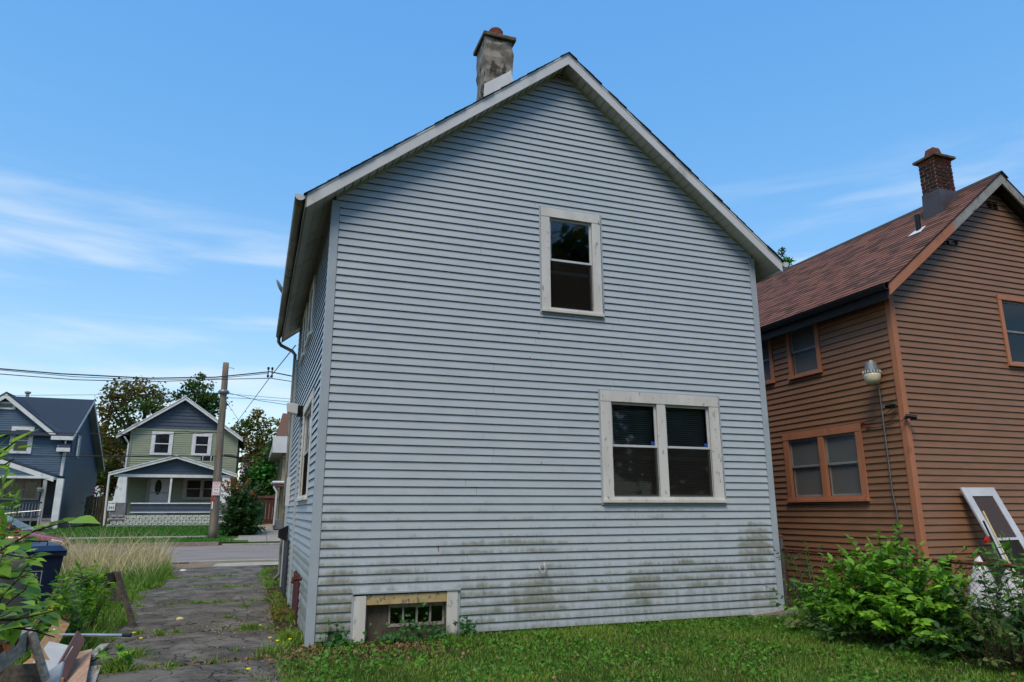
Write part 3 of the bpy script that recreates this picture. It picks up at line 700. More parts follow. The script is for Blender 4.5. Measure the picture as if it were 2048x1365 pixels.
bh = [(q[0]+.085, q[1]-.085, q[2]+.06, q[3]-.085) for q in (uw, uw2)]+[(lw[0]+.13, yy(.99), lw[2]+.09, lw[3]-.13), (yy(.86), lw[1]-.13, lw[2]+.09, lw[3]-.13)]
wallcore(bsw, BH, lambda v: 0, lambda v: bD, -.1, bzw, bh, 'interior', front=-.02)
clapboards(bsw, BH, lambda v: 0, lambda v: bD-cb+.02, .2, bzw-.05, BEX, [(a-.01, b+.01, c-.01, d+.01) for a, b, c, d in (lw, uw, uw2)], 'brown_siding', rnd=random.Random(9))
for o, u, n in (((bx+bW, by, 0), (0, 1, 0), (1, 0, 0)),): wallcore(Wall(o, u, n), BH, lambda v: 0, lambda v: bD, -.1, bzw, [], 'brown_siding')
wallcore(Wall((bx+bW, byr, 0), (-1, 0, 0), (0, 1, 0)), BH, blo, bhi, -.1, btop, [], 'brown_siding', extra=(bzw,))
# foundation stones under the siding, near side and gable end
for wl, ln in ((bsw, (yy(3.2), bD)), (bg_, (0, 3.6))):
    for row in range(2):
        u = ln[0]+(.12 if row else 0)
        while u < ln[1]-.1:
            l = random.uniform(.22, .38); mb = MB(); wl.slab(mb, u, min(u+l-.015, ln[1]-.02), -.08+row*.14, .05+row*.14, .001, .03+random.uniform(0, .02)); obj('foundation_stone', mb, 'stone', BH, bevel=.01); u += l
# corner boards: upper length and the spliced lower length
for z0, z1, dx in ((.95, bzw-.02, 0), (.2, .945, .006)):
    mb = MB(); a = cb
    mb.prism([(bx-.028-dx, by-.028-dx, z0), (bx+a-.03, by-.028-dx, z0), (bx+a-.03, by-.001, z0), (bx-.001, by-.001, z0), (bx-.001, by+a-.03, z0), (bx-.028-dx, by+a-.03, z0)], (0, 0, z1-z0)); obj('corner_board', mb, 'orange_trim', BH, bevel=.003)
window(bsw, BH, *lw, .13, [(lw[0]+.13, yy(.99)), (yy(.86), lw[1]-.13)], casing='orange_trim', sash='vinyl_grey', sill=.09, head=.13, split=.52, blind='blind', glass='glass_grey_brightened', screen=False, label='double side window in orange casing', sw=.035, curtain=(0, 1))
window(bsw, BH, *uw, .085, [(uw[0]+.085, uw[1]-.085)], casing='orange_trim', sash='vinyl_grey', sill=.065, split=.5, glass='glass_grey_brightened', screen=False)
window(bsw, BH, *uw2, .085, [(uw2[0]+.085, uw2[1]-.085)], casing='orange_trim', sash='vinyl_grey', sill=.065, split=.5, glass='glass_grey_brightened', screen=False, curtain=(0,))
window(bg_, BH, *gwin, .08, [(gwin[0]+.08, gwin[1]-.08)], casing='orange_trim', sash='vinyl_grey', sill=.07, split=.5, glass='glass', blind=None, screen=False)
# gable vent: short louvre slots
p = at(1985, 412, 1, by-.02)
for i in range(4):
    for j in range(2):
        mb = MB().box(p.x-.13+j*.14, p.x-.02+j*.14, by-.032, by-.014, p.z+.06-i*.036, p.z+.072-i*.036); obj('vent_slot', mb, 'dark_hole', BH)
# rakes, soffits
def bz(x): return bzf+bs*(min(x-bx, bx+bW-x)+bo)
xm = bx+bW/2
sp = at(1909, 452, 1, by-bf).x
for a, b, m, lab in ((bx-bo, sp, 'orange_trim', 'orange painted rake board'), (sp, xm, 'old_fascia', 'bare grey weathered rake board'), (bx+bW+bo, xm, 'old_fascia', None)):
    mb = MB().prism([(a, by-bf, bz(a)), (b, by-bf, bz(b)), (b, by-bf, bz(b)+bfh-.03), (a, by-bf, bz(a)+bfh-.03)], (0, .03, 0)); obj('rake_board', mb, m, BH, label=lab, bevel=.003)
for s in (0, 1):
    a, b = (bx-bo, xm) if s == 0 else (bx+bW+bo, xm)
    mb = MB().prism([(a, by-bf+.03, bz(a)+.06), (b, by-bf+.03, bz(b)+.06), (b, by-bf+.03, bz(b)+.08), (a, by-bf+.03, bz(a)+.08)], (0, bf-.032, 0)); obj('soffit', mb, 'dark_soffit', BH)
    a2 = bx+.01 if s == 0 else bx+bW-.01
    mb = MB().hexa([(a, by+.0, bz(a)+.02), (a2, by+.0, bz(a)+.03), (a2, byr, bz(a)+.03), (a, byr, bz(a)+.02), (a, by, bz(a)+.04), (a2, by, bz(a)+.05), (a2, byr, bz(a)+.05), (a, byr, bz(a)+.04)]); obj('soffit', mb, 'dark_soffit', BH)
    mb = MB().prism([(a, by-bf-.01, bz(a)+bfh-.02), (b, by-bf-.01, bz(b)+bfh-.02), (b, by-bf-.01, bz(b)+bfh), (a, by-bf-.01, bz(a)+bfh)], (0, bD+2*bf, 0)); rf = obj('roof', mb, 'brown_roof', BH)
    if s == 0: broof = rf
# gutter: black, on the near eave
mb = MB(); gx = bx-bo; z = bz(gx)+bfh-.03
mb.prism([(gx-.001, by-bf+.01, z-.1), (gx-.075, by-bf+.01, z-.1), (gx-.1, by-bf+.01, z-.045), (gx-.11, by-bf+.01, z), (gx-.1, by-bf+.01, z), (gx-.09, by-bf+.01, z-.045), (gx-.068, by-bf+.01, z-.09), (gx-.001, by-bf+.01, z-.09)], (0, bD+.2, 0)); g = obj('gutter', mb, 'black_gutter', BH)
mb = MB().box(gx-.022, gx-.002, by-bf+.031, byr, bz(gx)-.06, bz(gx)+.1); obj('eave_board', mb, 'black_gutter', BH)
# shingles on the near slope; ridge at xm
rr = random.Random(12); slope_len = (xm-bx+bo+.03)*math.sqrt(1+bs*bs); ex = .127; nc = int(slope_len/ex)
ux = 1/math.sqrt(1+bs*bs); U = V((ux, 0, bs*ux)); Nn = V((-bs*ux, 0, ux)); O_ = V((bx-bo-.03, by-bf-.02, bz(bx-bo)-.03*bs+bfh+.002))
pal = ['75524a', '79564b', '705046', '6b4b42', '7d594d', '745148', '6e4e46', '79554a', '5f4742', '805b4e']
tabs = []
for i in range(nc+1):
    y = -rr.uniform(0, .3); L_ = bD+2*bf+.02
    while y < L_:
        l = rr.choice((.16, .2, .25, .33)); a, b = max(y, 0), min(y+l-.003, L_)
        if b-a > .02: tabs.append((i, a, b, rr.choice(pal) if rr.random() < .8 else '57433c', rr.uniform(0, .004)))
        y += l
def tabmesh(mb, t):
    i, a, b, col, h = t; s0 = i*ex; s1 = min(s0+ex*1.18, slope_len); P = lambda s, y, d: O_+U*s+V((0, y, 0))+Nn*d
    mb.hexa([P(s0, a, .001), P(s0, b, .001), P(s1, b, .0), P(s1, a, .0), P(s0, a, .011+h), P(s0, b, .011+h), P(s1, b, .003), P(s1, a, .003)], lin(col))
mid = lambda t: (O_+U*(t[0]*ex)+V((0, (t[1]+t[2])/2, 0)))
tabs.sort(key=lambda t: (mid(t)-CO).length)
for t in tabs[:300]:
    mb = MB(); tabmesh(mb, t); obj('shingle', mb, 'shingle', broof)
mb = MB()
for t in tabs[300:]: tabmesh(mb, t)
obj('shingles', mb, 'shingle', broof, kind='stuff')
mb = MB()
for s in (-1, 1): mb.prism([(xm, by-bf-.03, bz(xm)+bfh+.025), (xm+s*.14, by-bf-.03, bz(xm)+bfh+.025-.14*bs), (xm+s*.14, by-bf-.03, bz(xm)+bfh+.01-.14*bs), (xm, by-bf-.03, bz(xm)+bfh+.01)], (0, bD+2*bf+.05, 0))
obj('ridge_cap', mb, 'shingle_dark', broof)
# brick chimney standing on the near slope
rp, rn = O_, Nn
pc, pl, pr_ = at_plane(1885.5, 425, rp, rn), at_plane(1845, 446, rp, rn), at_plane(1911, 401, rp, rn)
kx0, kx1, ky0, ky1 = pc.x, pc.x+max(.42, min(.6, pr_.x-pc.x)), pc.y, pl.y
zt_ = at(1873, 314, 1, ky0).z; zb_ = pc.z-.05; zfl = at(1878, 377, 1, ky0).z
mb = MB().box(kx0+.012, kx1-.012, ky0+.012, ky1-.012, zb_, zt_); bch = obj('chimney', mb, 'mortar', BH, label='dark brick chimney with pale joints and brown metal base')
nb = int(round((zt_-zfl+.03)/.075)); hh = (zt_-zfl+.03)/nb; rr = random.Random(3)
for i in range(nb):
    z0 = zfl-.03+i*hh; z1 = z0+hh-.014; m = 'brick_red' if i >= nb-1 else 'brick'
    for face in range(4):
        ln = (kx1-kx0) if face in (0, 2) else (ky1-ky0); n = max(2, int(round(ln/.2))); st = ln/n; off = (i+face) % 2*st*.5
        us = [0]+[off+st*k for k in range(n+1) if .05 < off+st*k < ln-.05]+[ln]
        for a, b in zip(us, us[1:]):
            a += .006; b -= .006; j = rr.uniform(-.003, .004); mb = MB()
            if face == 0: mb.box(kx0+a, kx0+b, ky0-j, ky0+.03, z0, z1)
            elif face == 2: mb.box(kx0+a, kx0+b, ky1-.03, ky1+j, z0, z1)
            elif face == 1: mb.box(kx0-j, kx0+.03, ky0+.031+a*.9, ky0+.031+b*.88, z0, z1)
            else: mb.box(kx1-.03, kx1+j, ky0+.031+a*.9, ky0+.031+b*.88, z0, z1)
            obj('brick', mb, m, bch, bevel=.003)
mb = MB().box(kx0-.06, kx1+.06, ky0-.06, ky1+.06, zt_, zt_+.05); obj('chimney_cap', mb, 'cap_mortar', bch, bevel=.008)
mx, my = (kx0+kx1)/2, (ky0+ky1)/2
mb = MB().hexa([(mx-.12, my-.12, zt_+.05), (mx+.12, my-.12, zt_+.05), (mx+.12, my+.12, zt_+.05), (mx-.12, my+.12, zt_+.05), (mx-.08, my-.08, zt_+.26), (mx+.08, my-.08, zt_+.26), (mx+.08, my+.08, zt_+.26), (mx-.08, my+.08, zt_+.26)]); obj('flue', mb, 'terracotta', bch, bevel=.01)
e = .03; rzb = lambda x: rp.z+(x-rp.x)*bs
mb = MB().hexa([(kx0-e, ky0-e, rzb(kx0)-.04), (kx1+e, ky0-e, rzb(kx1)-.04), (kx1+e, ky1+e, rzb(kx1)-.04), (kx0-e, ky1+e, rzb(kx0)-.04), (kx0-.008, ky0-.008, zfl), (kx1+.008, ky0-.008, zfl+.0), (kx1+.008, ky1+.008, zfl+.0), (kx0-.008, ky1+.008, zfl)]); obj('chimney_base', mb, 'brown_metal', bch, bevel=.006)
pv = at_plane(1838, 462, rp, rn); mb = MB().lathe([(.045, -.1), (.045, .3), (.04, .3), (.038, .1)], pv.x, pv.y, 12, cz=pv.z); vp = obj('vent_pipe', mb, 'black_plastic', BH)
mb = MB(); q = pv-U*.16
mb.hexa([q+V((0, -.13, 0))+Nn*.012, q+V((0, .13, 0))+Nn*.012, pv+U*.08+V((0, .1, 0))+Nn*.012, pv+U*.08+V((0, -.1, 0))+Nn*.012, q+V((0, -.13, 0))+Nn*.02, q+V((0, .13, 0))+Nn*.02, pv+U*.08+V((0, .1, 0))+Nn*.02, pv+U*.08+V((0, -.1, 0))+Nn*.02]); obj('pipe_flashing', mb, 'flashing_white', vp)
# conduit down the side wall
a, b = at(1757, 765, 0, bx-.04), at(1795, 1075, 0, bx-.04)
mb = MB().tube([a+V((0, 0, .1)), a, (a.x, a.y, 1.7), (a.x, a.y-.03, 1.45), (a.x, b.y, .3)], .013, 8); obj('conduit', mb, 'galvanised', BH, smooth=True)
# insulators by the rake
for px in (1896, 1913):
    p = at(px, 487, 1, by-.06); mb = MB().tube([p+V((0, .05, .05)), p+V((0, 0, .03)), p], .012, 6); mb.lathe([(.01, -.03), (.03, -.02), (.03, .0), (.018, .01), (.028, .03), (.01, .05)], p.x, p.y, 8, cz=p.z); obj('insulator', mb, 'black_plastic', BH)
# yard light on the side wall
lp = at(1743, 742, 0, bx-.22)
YL = thing('yard_light', 'grey barn-style yard light with cream lens on brown side wall', 'lamp', (lp.x, lp.y, lp.z))
mb = MB().lathe([(.02, .07), (.075, .07), (.085, .06), (.095, -.04), (.11, -.05)], lp.x, lp.y, 18, cz=lp.z+.06); obj('housing', mb, 'lamp_metal', YL, smooth=False)
mb = MB().lathe([(.03, .0), (.03, .035), (.01, .04)], lp.x+.01, lp.y, 10, cz=lp.z+.13); obj('photocell', mb, 'handle_wood', YL)
mb = MB().lathe([(.1, 0), (.125, -.01), (.13, -.05), (.12, -.06)], lp.x, lp.y, 18, cz=lp.z+.01); obj('collar', mb, 'galvanised', YL)
for k in range(18):
    a = 2*math.pi*k/18; mb = MB().beam((lp.x+.128*math.cos(a), lp.y+.128*math.sin(a), lp.z+.0), (lp.x+.132*math.cos(a), lp.y+.132*math.sin(a), lp.z-.045), .012, .006, up=(math.cos(a), math.sin(a), 0)); obj('rib', mb, 'white_trim', YL)
mb = MB().lathe([(.12, -.05), (.128, -.09), (.112, -.16), (.09, -.215), (.07, -.215), (.02, -.19)], lp.x, lp.y, 18, cz=lp.z+.01); obj('lens', mb, 'lamp_lens', YL, smooth=True)
mb = MB().tube([(bx-.03, lp.y-.0, lp.z-.02), (lp.x+.08, lp.y, lp.z+.05), (lp.x+.06, lp.y, lp.z+.09)], .02, 8); obj('bracket', mb, 'lamp_metal', YL)
# two security cameras near the corner, with their leads
def seccam(p, d, lab, wire):
    T = thing('security_camera', lab, 'camera', p, group='security cameras at the corner of the brown house')
    d = V(d).normalized(); p = V(p)
    mb = MB().tube([p, p+d*.03, p+d*.13, p+d*.15], [.028, .034, .034, .036], 12); obj('body', mb, 'black_plastic', T)
    mb = MB().lathe([(.01, 0), (.03, 0), (.03, .02), (.01, .02)], p.x, p.y, 10, cz=p.z-.05); mb.tube([p+V((0, 0, -.04)), p+d*.03], .012, 6); obj('mount', mb, 'black_plastic', T)
    mb = MB().tube(wire, .006, 5); c = obj('lead', mb, 'cable_brown', T, smooth=True)
    q = V(wire[-1]); mb = MB().tube([q, q+(V(wire[-1])-V(wire[-2])).normalized()*.07], .014, 6); obj('plug', mb, 'red_plastic', c)
X0 = bx-.035; c1 = at(1790, 808, 0, bx-.06); c2 = at(1811, 832, 1, by-.06)
wp = [c1]+[at(*q, 0, X0) for q in ((1792, 812), (1768, 830), (1745, 840), (1728, 845))]
seccam(c1, (-.6, .7, -.15), 'black security camera left of the orange corner board', wp)
wp = [c2]+[at(1805, 842, 1, by-.035)]+[at(*q, 0, X0) for q in ((1775, 850), (1750, 856), (1738, 855))]
seccam(c2, (.7, -.6, -.2), 'black security camera right of the orange corner board', wp)
# storm door leaning on the gable wall
SDr = thing('storm_door', 'old white storm door leaning against the brown gable wall', 'door', (9.3, by-.6, 0))
tl, tr = at(1920, 976, 1, by-.07), at(1986, 976, 1, by-.07)
wd = (tr-tl).normalized(); hgt = 2.0
foot = V((tl.x+.25, by-.07-.62, .0)); ax = (tl-foot).normalized(); foot = tl-ax*hgt; wl = .82*(tr-tl).length/(tr-tl).length
wl = (tr-tl).length; wl = max(.62, min(.8, wl)); nd = wd.cross(ax).normalized()
def dp(u, v, d): return foot+wd*u+ax*v+nd*d
def dslab(mb, u0, u1, v0, v1, d0=-.016, d1=.016): return mb.hexa([dp(u0, v0, d0), dp(u1, v0, d0), dp(u1, v0, d1), dp(u0, v0, d1), dp(u0, v1, d0), dp(u1, v1, d0), dp(u1, v1, d1), dp(u0, v1, d1)])
mb = MB(); st = .13
for q in ((0, st, 0, hgt), (wl-st, wl, 0, hgt), (st, wl-st, hgt-.14, hgt), (st, wl-st, 1.18, 1.22), (st, wl-st, 0, .62)): dslab(mb, *q)
obj('frame', mb, 'door_grey_white', SDr, bevel=.004)
dslab(mb := MB(), st, wl-st, 1.22, hgt-.14, -.003, .003); obj('pane', mb, 'glass_brown_brightened', SDr)
dslab(mb := MB(), st, wl-st, .62, 1.18, -.003, .003); obj('screen', mb, 'dark_screen', SDr)
# tools and bag leaning there
a = at(1966, 1023, 1, by-.55); b = at(2022, 1135, 1, by-.95); b = a+(b-a)*1.5
T = thing('wooden_tool_pole', 'pale wooden tool handle leaning on the old storm door', 'tool handle', (b.x, b.y, 0)); obj('handle', MB().tube([a, b], .013, 8), 'handle_wood', T)
a = at(1967, 1043, 1, by-.5); b = at(1992, 1095, 1, by-.8); b = a+(b-a)*2
T = thing('black_tool_handle', 'black tool handle leaning beside the pale wooden one', 'tool handle', (b.x, b.y, 0)); obj('handle', MB().tube([a, b], .014, 8), 'black_plastic', T)
def crumple(name, lab, cat, c, size, mat, seed, n=10):
    rr = random.Random(seed); bm = bmesh.new(); bmesh.ops.create_icosphere(bm, subdivisions=3, radius=1)
    ph = [(V((rr.uniform(-1, 1), rr.uniform(-1, 1), rr.uniform(-1, 1))).normalized()*rr.uniform(2.5, 6), rr.uniform(0, 6)) for _ in range(n)]
    for v in bm.verts:
        f = 1+sum(.06*abs(math.sin(v.co.dot(k)+p)) for k, p in ph)-.2; v.co = V((v.co.x*f*size[0], v.co.y*f*size[1], max(v.co.z*f, -.75)*size[2]))+V(c)
    me = bpy.data.meshes.new(name); bm.to_mesh(me); bm.free()
    return obj(name, me, mat, None, label=lab, category=cat) if False else tag(obj(name, me, mat), lab, cat)
def crumple_at(*a, **k): return crumple(*a, **k)
def bag(lab, c, r, h, seed, folds=9):
    rr = random.Random(seed); mb = MB(); n = 36; prof = [(.95, 0), (1.05, .1), (1.0, .3), (.8, .55), (.5, .78), (.25, .93), (.08, 1.0)]; ph = [rr.uniform(0, 6) for _ in range(4)]
    for i, (q, t) in enumerate(prof):
        for k in range(n):
            a = 2*math.pi*k/n; f = q*(1+.09*math.sin(folds*a+ph[0]+t)+.07*math.sin(5*a+ph[1]+3*t)+rr.uniform(-.04, .04)); mb.v.append((c[0]+r*f*math.cos(a)+.1*r*t, c[1]+r*f*math.sin(a), c[2]+h*t+rr.uniform(-.01, .01)*h*3))
    m = len(prof); mb.f = [(i*n+k, i*n+(k+1) % n, (i+1)*n+(k+1) % n, (i+1)*n+k) for i in range(m-1) for k in range(n)]+[tuple(range(n))]; mb.c = [None]*len(mb.f)
    return tag(obj('plastic_bag', mb, 'plastic_white', smooth=True), lab, 'bag')
p = at(1958, 1135, 1, by-.85); bag('tied white plastic bag at the foot of the storm door', (p.x, p.y, p.z-.55), .17, .68, 1, 15)
p = at(2020, 1180, 1, by-1.15); bag('white plastic sack seen through the weeds at the right edge', (p.x, p.y, max(0, p.z-.35)), .16, .6, 2, 7)
p = at(1978, 1082, 1, by-.62); crumple('red_bag', 'small crumpled red bag hanging by the storm door', 'bag', p, (.045, .02, .032), 'red_plastic', 3, 30)
# ================================================================== ground, road, pavements
def sheet(name, x0, x1, y0, y1, mat, dz=0, nx=20, ny=20, zf=None, kind='structure', parent=None, jit=0):
    zf = zf or gz; mb = MB(); rr = random.Random(2)
    for j in range(ny+1):
        for i in range(nx+1):
            x, y = x0+(x1-x0)*i/nx, y0+(y1-y0)*j/ny
            ed = i in (0, nx) or j in (0, ny)
            if ed and jit: x += rr.uniform(-jit, jit); y += rr.uniform(-jit, jit)
            mb.v.append((x, y, zf(x, y)+dz))
    w_ = nx+1
    mb.f = [(j*w_+i, j*w_+i+1, (j+1)*w_+i+1, (j+1)*w_+i) for j in range(ny) for i in range(nx)]; mb.c = [None]*len(mb.f)
    return obj(name, mb, mat, parent, smooth=True, kind=None if parent else kind)
# one ground sheet out to the horizon, finer near the camera
xs = [-900, -300, -120, -60]+[-40+2*i for i in range(41)]+[60, 120, 300, 900]; ys = [-120, -60, -30]+[-16+2*i for i in range(16)]+[14.4, 14.5, 16, 18, 20, 22, 24, 24.3, 25, 26, 27, 28, 29, 30, 31, 32, 33, 34, 36, 40, 50, 70, 120, 300, 1200]
ys = sorted(set(ys)); mb = MB()
mb.v = [(x, y, min(gz(x, y), 1.2)-.03) for y in ys for x in xs]; w_ = len(xs)
mb.f = [(j*w_+i, j*w_+i+1, (j+1)*w_+i+1, (j+1)*w_+i) for j in range(len(ys)-1) for i in range(w_-1)]; mb.c = [None]*len(mb.f)
obj('ground', mb, 'soil', smooth=True, kind='structure')
sheet('road', -60, 60, 15.0, 24.0, 'road', -.02, 60, 8)
sheet('front_lawn', -60, -.75, 24.35, 46, 'lawn_far', .0, 30, 40)
K = obj('kerb', MB().box(-60, -1.9, 24.0, 24.25, -.05, gz(0, 24.4)+.02), 'kerb', kind='structure')
sheet('near_pavement', -2.6, 12, 12.9, 14.3, 'sidewalk', -.012, 12, 3)
obj('near_kerb', MB().box(-2.3, 30, 14.6, 14.85, -.05, .03), 'sidewalk', kind='structure')
sheet('old_pavement', -4.0, -1.55, 12.6, 14.2, 'old_slab', -.008, 8, 4, jit=.06)
fp = obj('far_pavement', MB().box(-60, -2.6, 26.9, 27.0, -.05, .3), 'sidewalk', kind='structure')
for i in range(22):
    x = -2.6-1.5*(i+1); mb = MB(); z = gz(0, 27.6)
    mb.hexa([(x, 27.0, .1), (x+1.485, 27.0, .1), (x+1.485, 28.2, .1), (x, 28.2, .1), (x, 27.0, gz(0, 27)+.012), (x+1.485, 27.0, gz(0, 27)+.012), (x+1.485, 28.2, gz(0, 28.2)+.012), (x, 28.2, gz(0, 28.2)+.012)]); obj('paving_slab', mb, 'sidewalk', fp, bevel=.01)
# concrete drive across the street, in slabs
fd = obj('far_driveway', MB().box(-1.9, 3.2, 24.0, 24.02, -.05, gz(0, 24)), 'concrete', kind='structure')
for y0, y1 in ((24.02, 25.9), (25.92, 28.2), (28.22, 30.9), (30.92, 34), (34.02, 38)):
    for x0, x1 in ((-1.75, .02), (.04, 1.8), (1.82, 3.2)):
        if y0 > 25 and x0 < -1: x0 = -1.2
        mb = MB().hexa([(x0, y0, 0), (x1, y0, 0), (x1, y1, 0), (x0, y1, 0), (x0, y0, gz(0, y0)+.03), (x1, y0, gz(0, y0)+.03), (x1, y1, gz(0, y1)+.03), (x0, y1, gz(0, y1)+.03)]); obj('concrete_slab', mb, 'concrete', fd)

# ================================================================== far houses
def far_window(wall, parent, u0, u1, v0, v1, cw=.14, trim='white_trim', split=.5, units=1, mull=.1, d=.03, glass='far_glass', cols=0):
    wall = Wall(wall.o+wall.n*.04, wall.u, wall.n); mb = MB()
    for q in ((u0, u0+cw, v0, v1, 0, d), (u1-cw, u1, v0, v1, 0, d), (u0+cw, u1-cw, v1-cw, v1, 0, d), (u0+cw, u1-cw, v0, v0+cw*.7, 0, d+.02)): wall.slab(mb, *q)
    win = obj('window', mb, trim, parent)
    a, b, c, e = u0+cw, u1-cw, v0+cw*.7, v1-cw; n = units; st = (b-a-mull*(n-1))/n
    for i in range(n):
        p = a+i*(st+mull); m = c+(e-c)*split; fm = MB()
        for q in ((p, p+st, m-.025, m+.025, .0, .02), (p, p+.035, c, e, .0, .015), (p+st-.035, p+st, c, e, 0, .015)): wall.slab(fm, *q)
        if i: wall.slab(fm, p-mull, p, c, e, 0, d-.005)
        obj('sash', fm, trim, win)
        wall.slab(mb := MB(), p+.035, p+st-.035, m+.025, e, .002, .008); obj('pane', mb, glass, win)
        wall.slab(mb := MB(), p+.035, p+st-.035, c, m-.025, .002, .006); obj('pane', mb, glass, win)
    return win
def gable_roof(parent, x0, x1, yf, yb, zlo, zhi, th, roofm, trimm, rake=.2, name='roof'):
    """ridge along y; x0,x1 eave edges, zlo underside at the eave, zhi underside at the ridge"""
    xm_ = (x0+x1)/2
    for a in (x0, x1):
        obj(name, MB().prism([(a, yf+.02, zlo+rake-.05), (xm_, yf+.02, zhi+rake-.05), (xm_, yf+.02, zhi+rake+th-.05), (a, yf+.02, zlo+rake+th-.05)], (0, yb-yf, 0)), roofm, parent)
        obj('rake_board', MB().prism([(a, yf, zlo), (xm_, yf, zhi), (xm_, yf, zhi+rake), (a, yf, zlo+rake)], (0, .04, 0)), trimm, parent)
        obj('rake_strip', MB().prism([(a, yf-.03, zlo+rake), (xm_, yf-.03, zhi+rake), (xm_, yf-.03, zhi+rake+.05), (a, yf-.03, zlo+rake+.05)], (0, .06, 0)), trimm, parent)
        obj('soffit', MB().prism([(a, yf+.04, zlo+.04), (xm_, yf+.04, zhi+.04), (xm_, yf+.04, zhi+.06), (a, yf+.04, zlo+.06)], (0, .35, 0)), trimm, parent)
gb = gz(0, 34)
def A(px, py, y): return at(px, py, 1, y)
# --- green house
GY, PY = 36.0, 34.0
gr = thing('green_house', 'sage green house with navy shingled gables and white porch', 'house', (-4.8, 37, gb))
el, er, ap = A(235, 872, GY-.3), A(487, 882, GY-.3), A(372, 792, GY-.3)
gx0, gx1 = A(262, 880, GY).x, A(474, 890, GY).x; gxm = ap.x
ze = (el.z+er.z)/2-.1; hw = (er.x-el.x)/2
gsl = (ap.z-.25-ze)/hw
zt2 = lambda x: ze+gsl*(hw-abs(x-gxm))
zn = A(300, 861, GY).z     # navy/green seam
gwl = Wall((gx0, GY, 0), (1, 0, 0), (0, -1, 0)); gW = gx1-gx0
lo_ = lambda v: max(0, (gxm-hw+(v-ze)/gsl)-gx0); hi_ = lambda v: min(gW, (gxm+hw-(v-ze)/gsl)-gx0)
wallcore(gwl, gr, lo_, hi_, gb-.2, zt2(gxm)-.02, [], 'green_siding', extra=(zt2(gx0),))
clapboards(gwl, gr, lo_, hi_, gb, zn, .127, [], 'green_siding', joined=True, butt=.03, name='siding')
clapboards(gwl, gr, lo_, hi_, zn+.1, zt2(gxm)-.02, .2, [], 'navy_siding', joined=True, butt=.03, name='gable_siding', back=.02)
mb = MB(); gwl.slab(mb, lo_(zn), hi_(zn), zn, zn+.1, 0, .05); obj('belt_board', mb, 'green_siding', gr)
for s, x in ((-1, gx0), (1, gx1)):
    wl = Wall((x, GY, 0), (0, 1, 0), (s, 0, 0)); wallcore(wl, gr, lambda v: 0, lambda v: 8, gb-.2, zt2(gx0), [], 'green_siding')
    clapboards(wl, gr, lambda v: 0, lambda v: 8, gb, zt2(gx0)-.1, .127, [], 'green_siding', joined=True, butt=.03, name='siding')
    obj('corner_board', MB().box(x-.05, x+.05, GY-.06, GY+.06, gb, zt2(gx0)), 'green_siding', gr)
gable_roof(gr, gxm-hw, gxm+hw, GY-.35, GY+8.3, ze, ze+gsl*hw, .1, 'blue_shingle', 'white_trim', .17)
for a, b, c, d in ((305, 343, 863, 911), (386, 421, 867, 912)):
    p, q = A(a, c, GY), A(b, d, GY); far_window(gwl, gr, p.x-gx0, q.x-gx0, q.z, p.z, .17, split=.5)
mb = MB().tube([(gx0-.3, GY-.3, ze+.1), (gx0-.08, GY-.1, ze-.25), (gx0-.08, GY-.1, gb+2.6)], .045, 6); obj('downspout', mb, 'white_trim', gr)
# porch
px0, px1, pap = A(217, 947, PY-.3), A(475, 953, PY-.3), A(353, 909, PY-.3)
pz = (px0.z+px1.z)/2-.1; phw = (px1.x-px0.x)/2; pxm = (px0.x+px1.x)/2
gable_roof(gr, pxm-phw, pxm+phw, PY-.3, GY, pz, pap.z-.22, .08, 'blue_shingle', 'white_trim', .14, name='porch_roof')
zb = A(300, 949, PY).z; zb0 = A(300, 955, PY).z; ql, qr = A(232, 955, PY).x, A(466, 960, PY).x
pwl = Wall((ql, PY, 0), (1, 0, 0), (0, -1, 0)); psl = (pap.z-.22-pz)/phw
plo = lambda v: max(0, pxm-phw+(v-pz)/psl-ql); phi = lambda v: min(qr-ql, pxm+phw-(v-pz)/psl-ql)
wallcore(pwl, gr, plo, phi, zb, pap.z-.24, [], 'navy_siding', name='porch_gable', extra=(pz+psl*(phw-abs(ql-pxm)),)); clapboards(pwl, gr, plo, phi, zb+.02, pap.z-.25, .16, [], 'navy_siding', joined=True, butt=.025, name='gable_siding')
obj('porch_beam', MB().box(ql-.1, qr+.1, PY-.06, PY+.12, zb0, zb), 'white_trim', gr)
zrail = A(320, 1006, PY).z; zr0 = A(320, 1024, PY).z; zdeck = A(320, 1030, PY).z
wpl = A(263, 1006, PY).x; wpr = A(440, 1006, PY).x+.8
obj('porch_deck', MB().box(ql, qr, PY-.05, GY, zdeck-.1, zdeck), 'porch_grey', gr)
mb = MB(); rwl = Wall((wpl, PY-.05, 0), (1, 0, 0), (0, -1, 0)); clapboards(rwl, gr, lambda v: 0, lambda v: qr-.5-wpl, zr0, zrail-.06, .15, [], 'navy_siding', joined=True, butt=.02, name='porch_balustrade')
obj('balustrade_core', MB().box(wpl, qr-.5, PY-.05, PY+.05, zr0, zrail-.06), 'navy_siding', gr)
obj('rail', MB().box(wpl-.02, qr-.4, PY-.12, PY+.1, zrail-.06, zrail), 'white_trim', gr); obj('rail', MB().box(wpl-.02, qr-.4, PY-.1, PY+.1, zr0-.05, zr0), 'white_trim', gr)
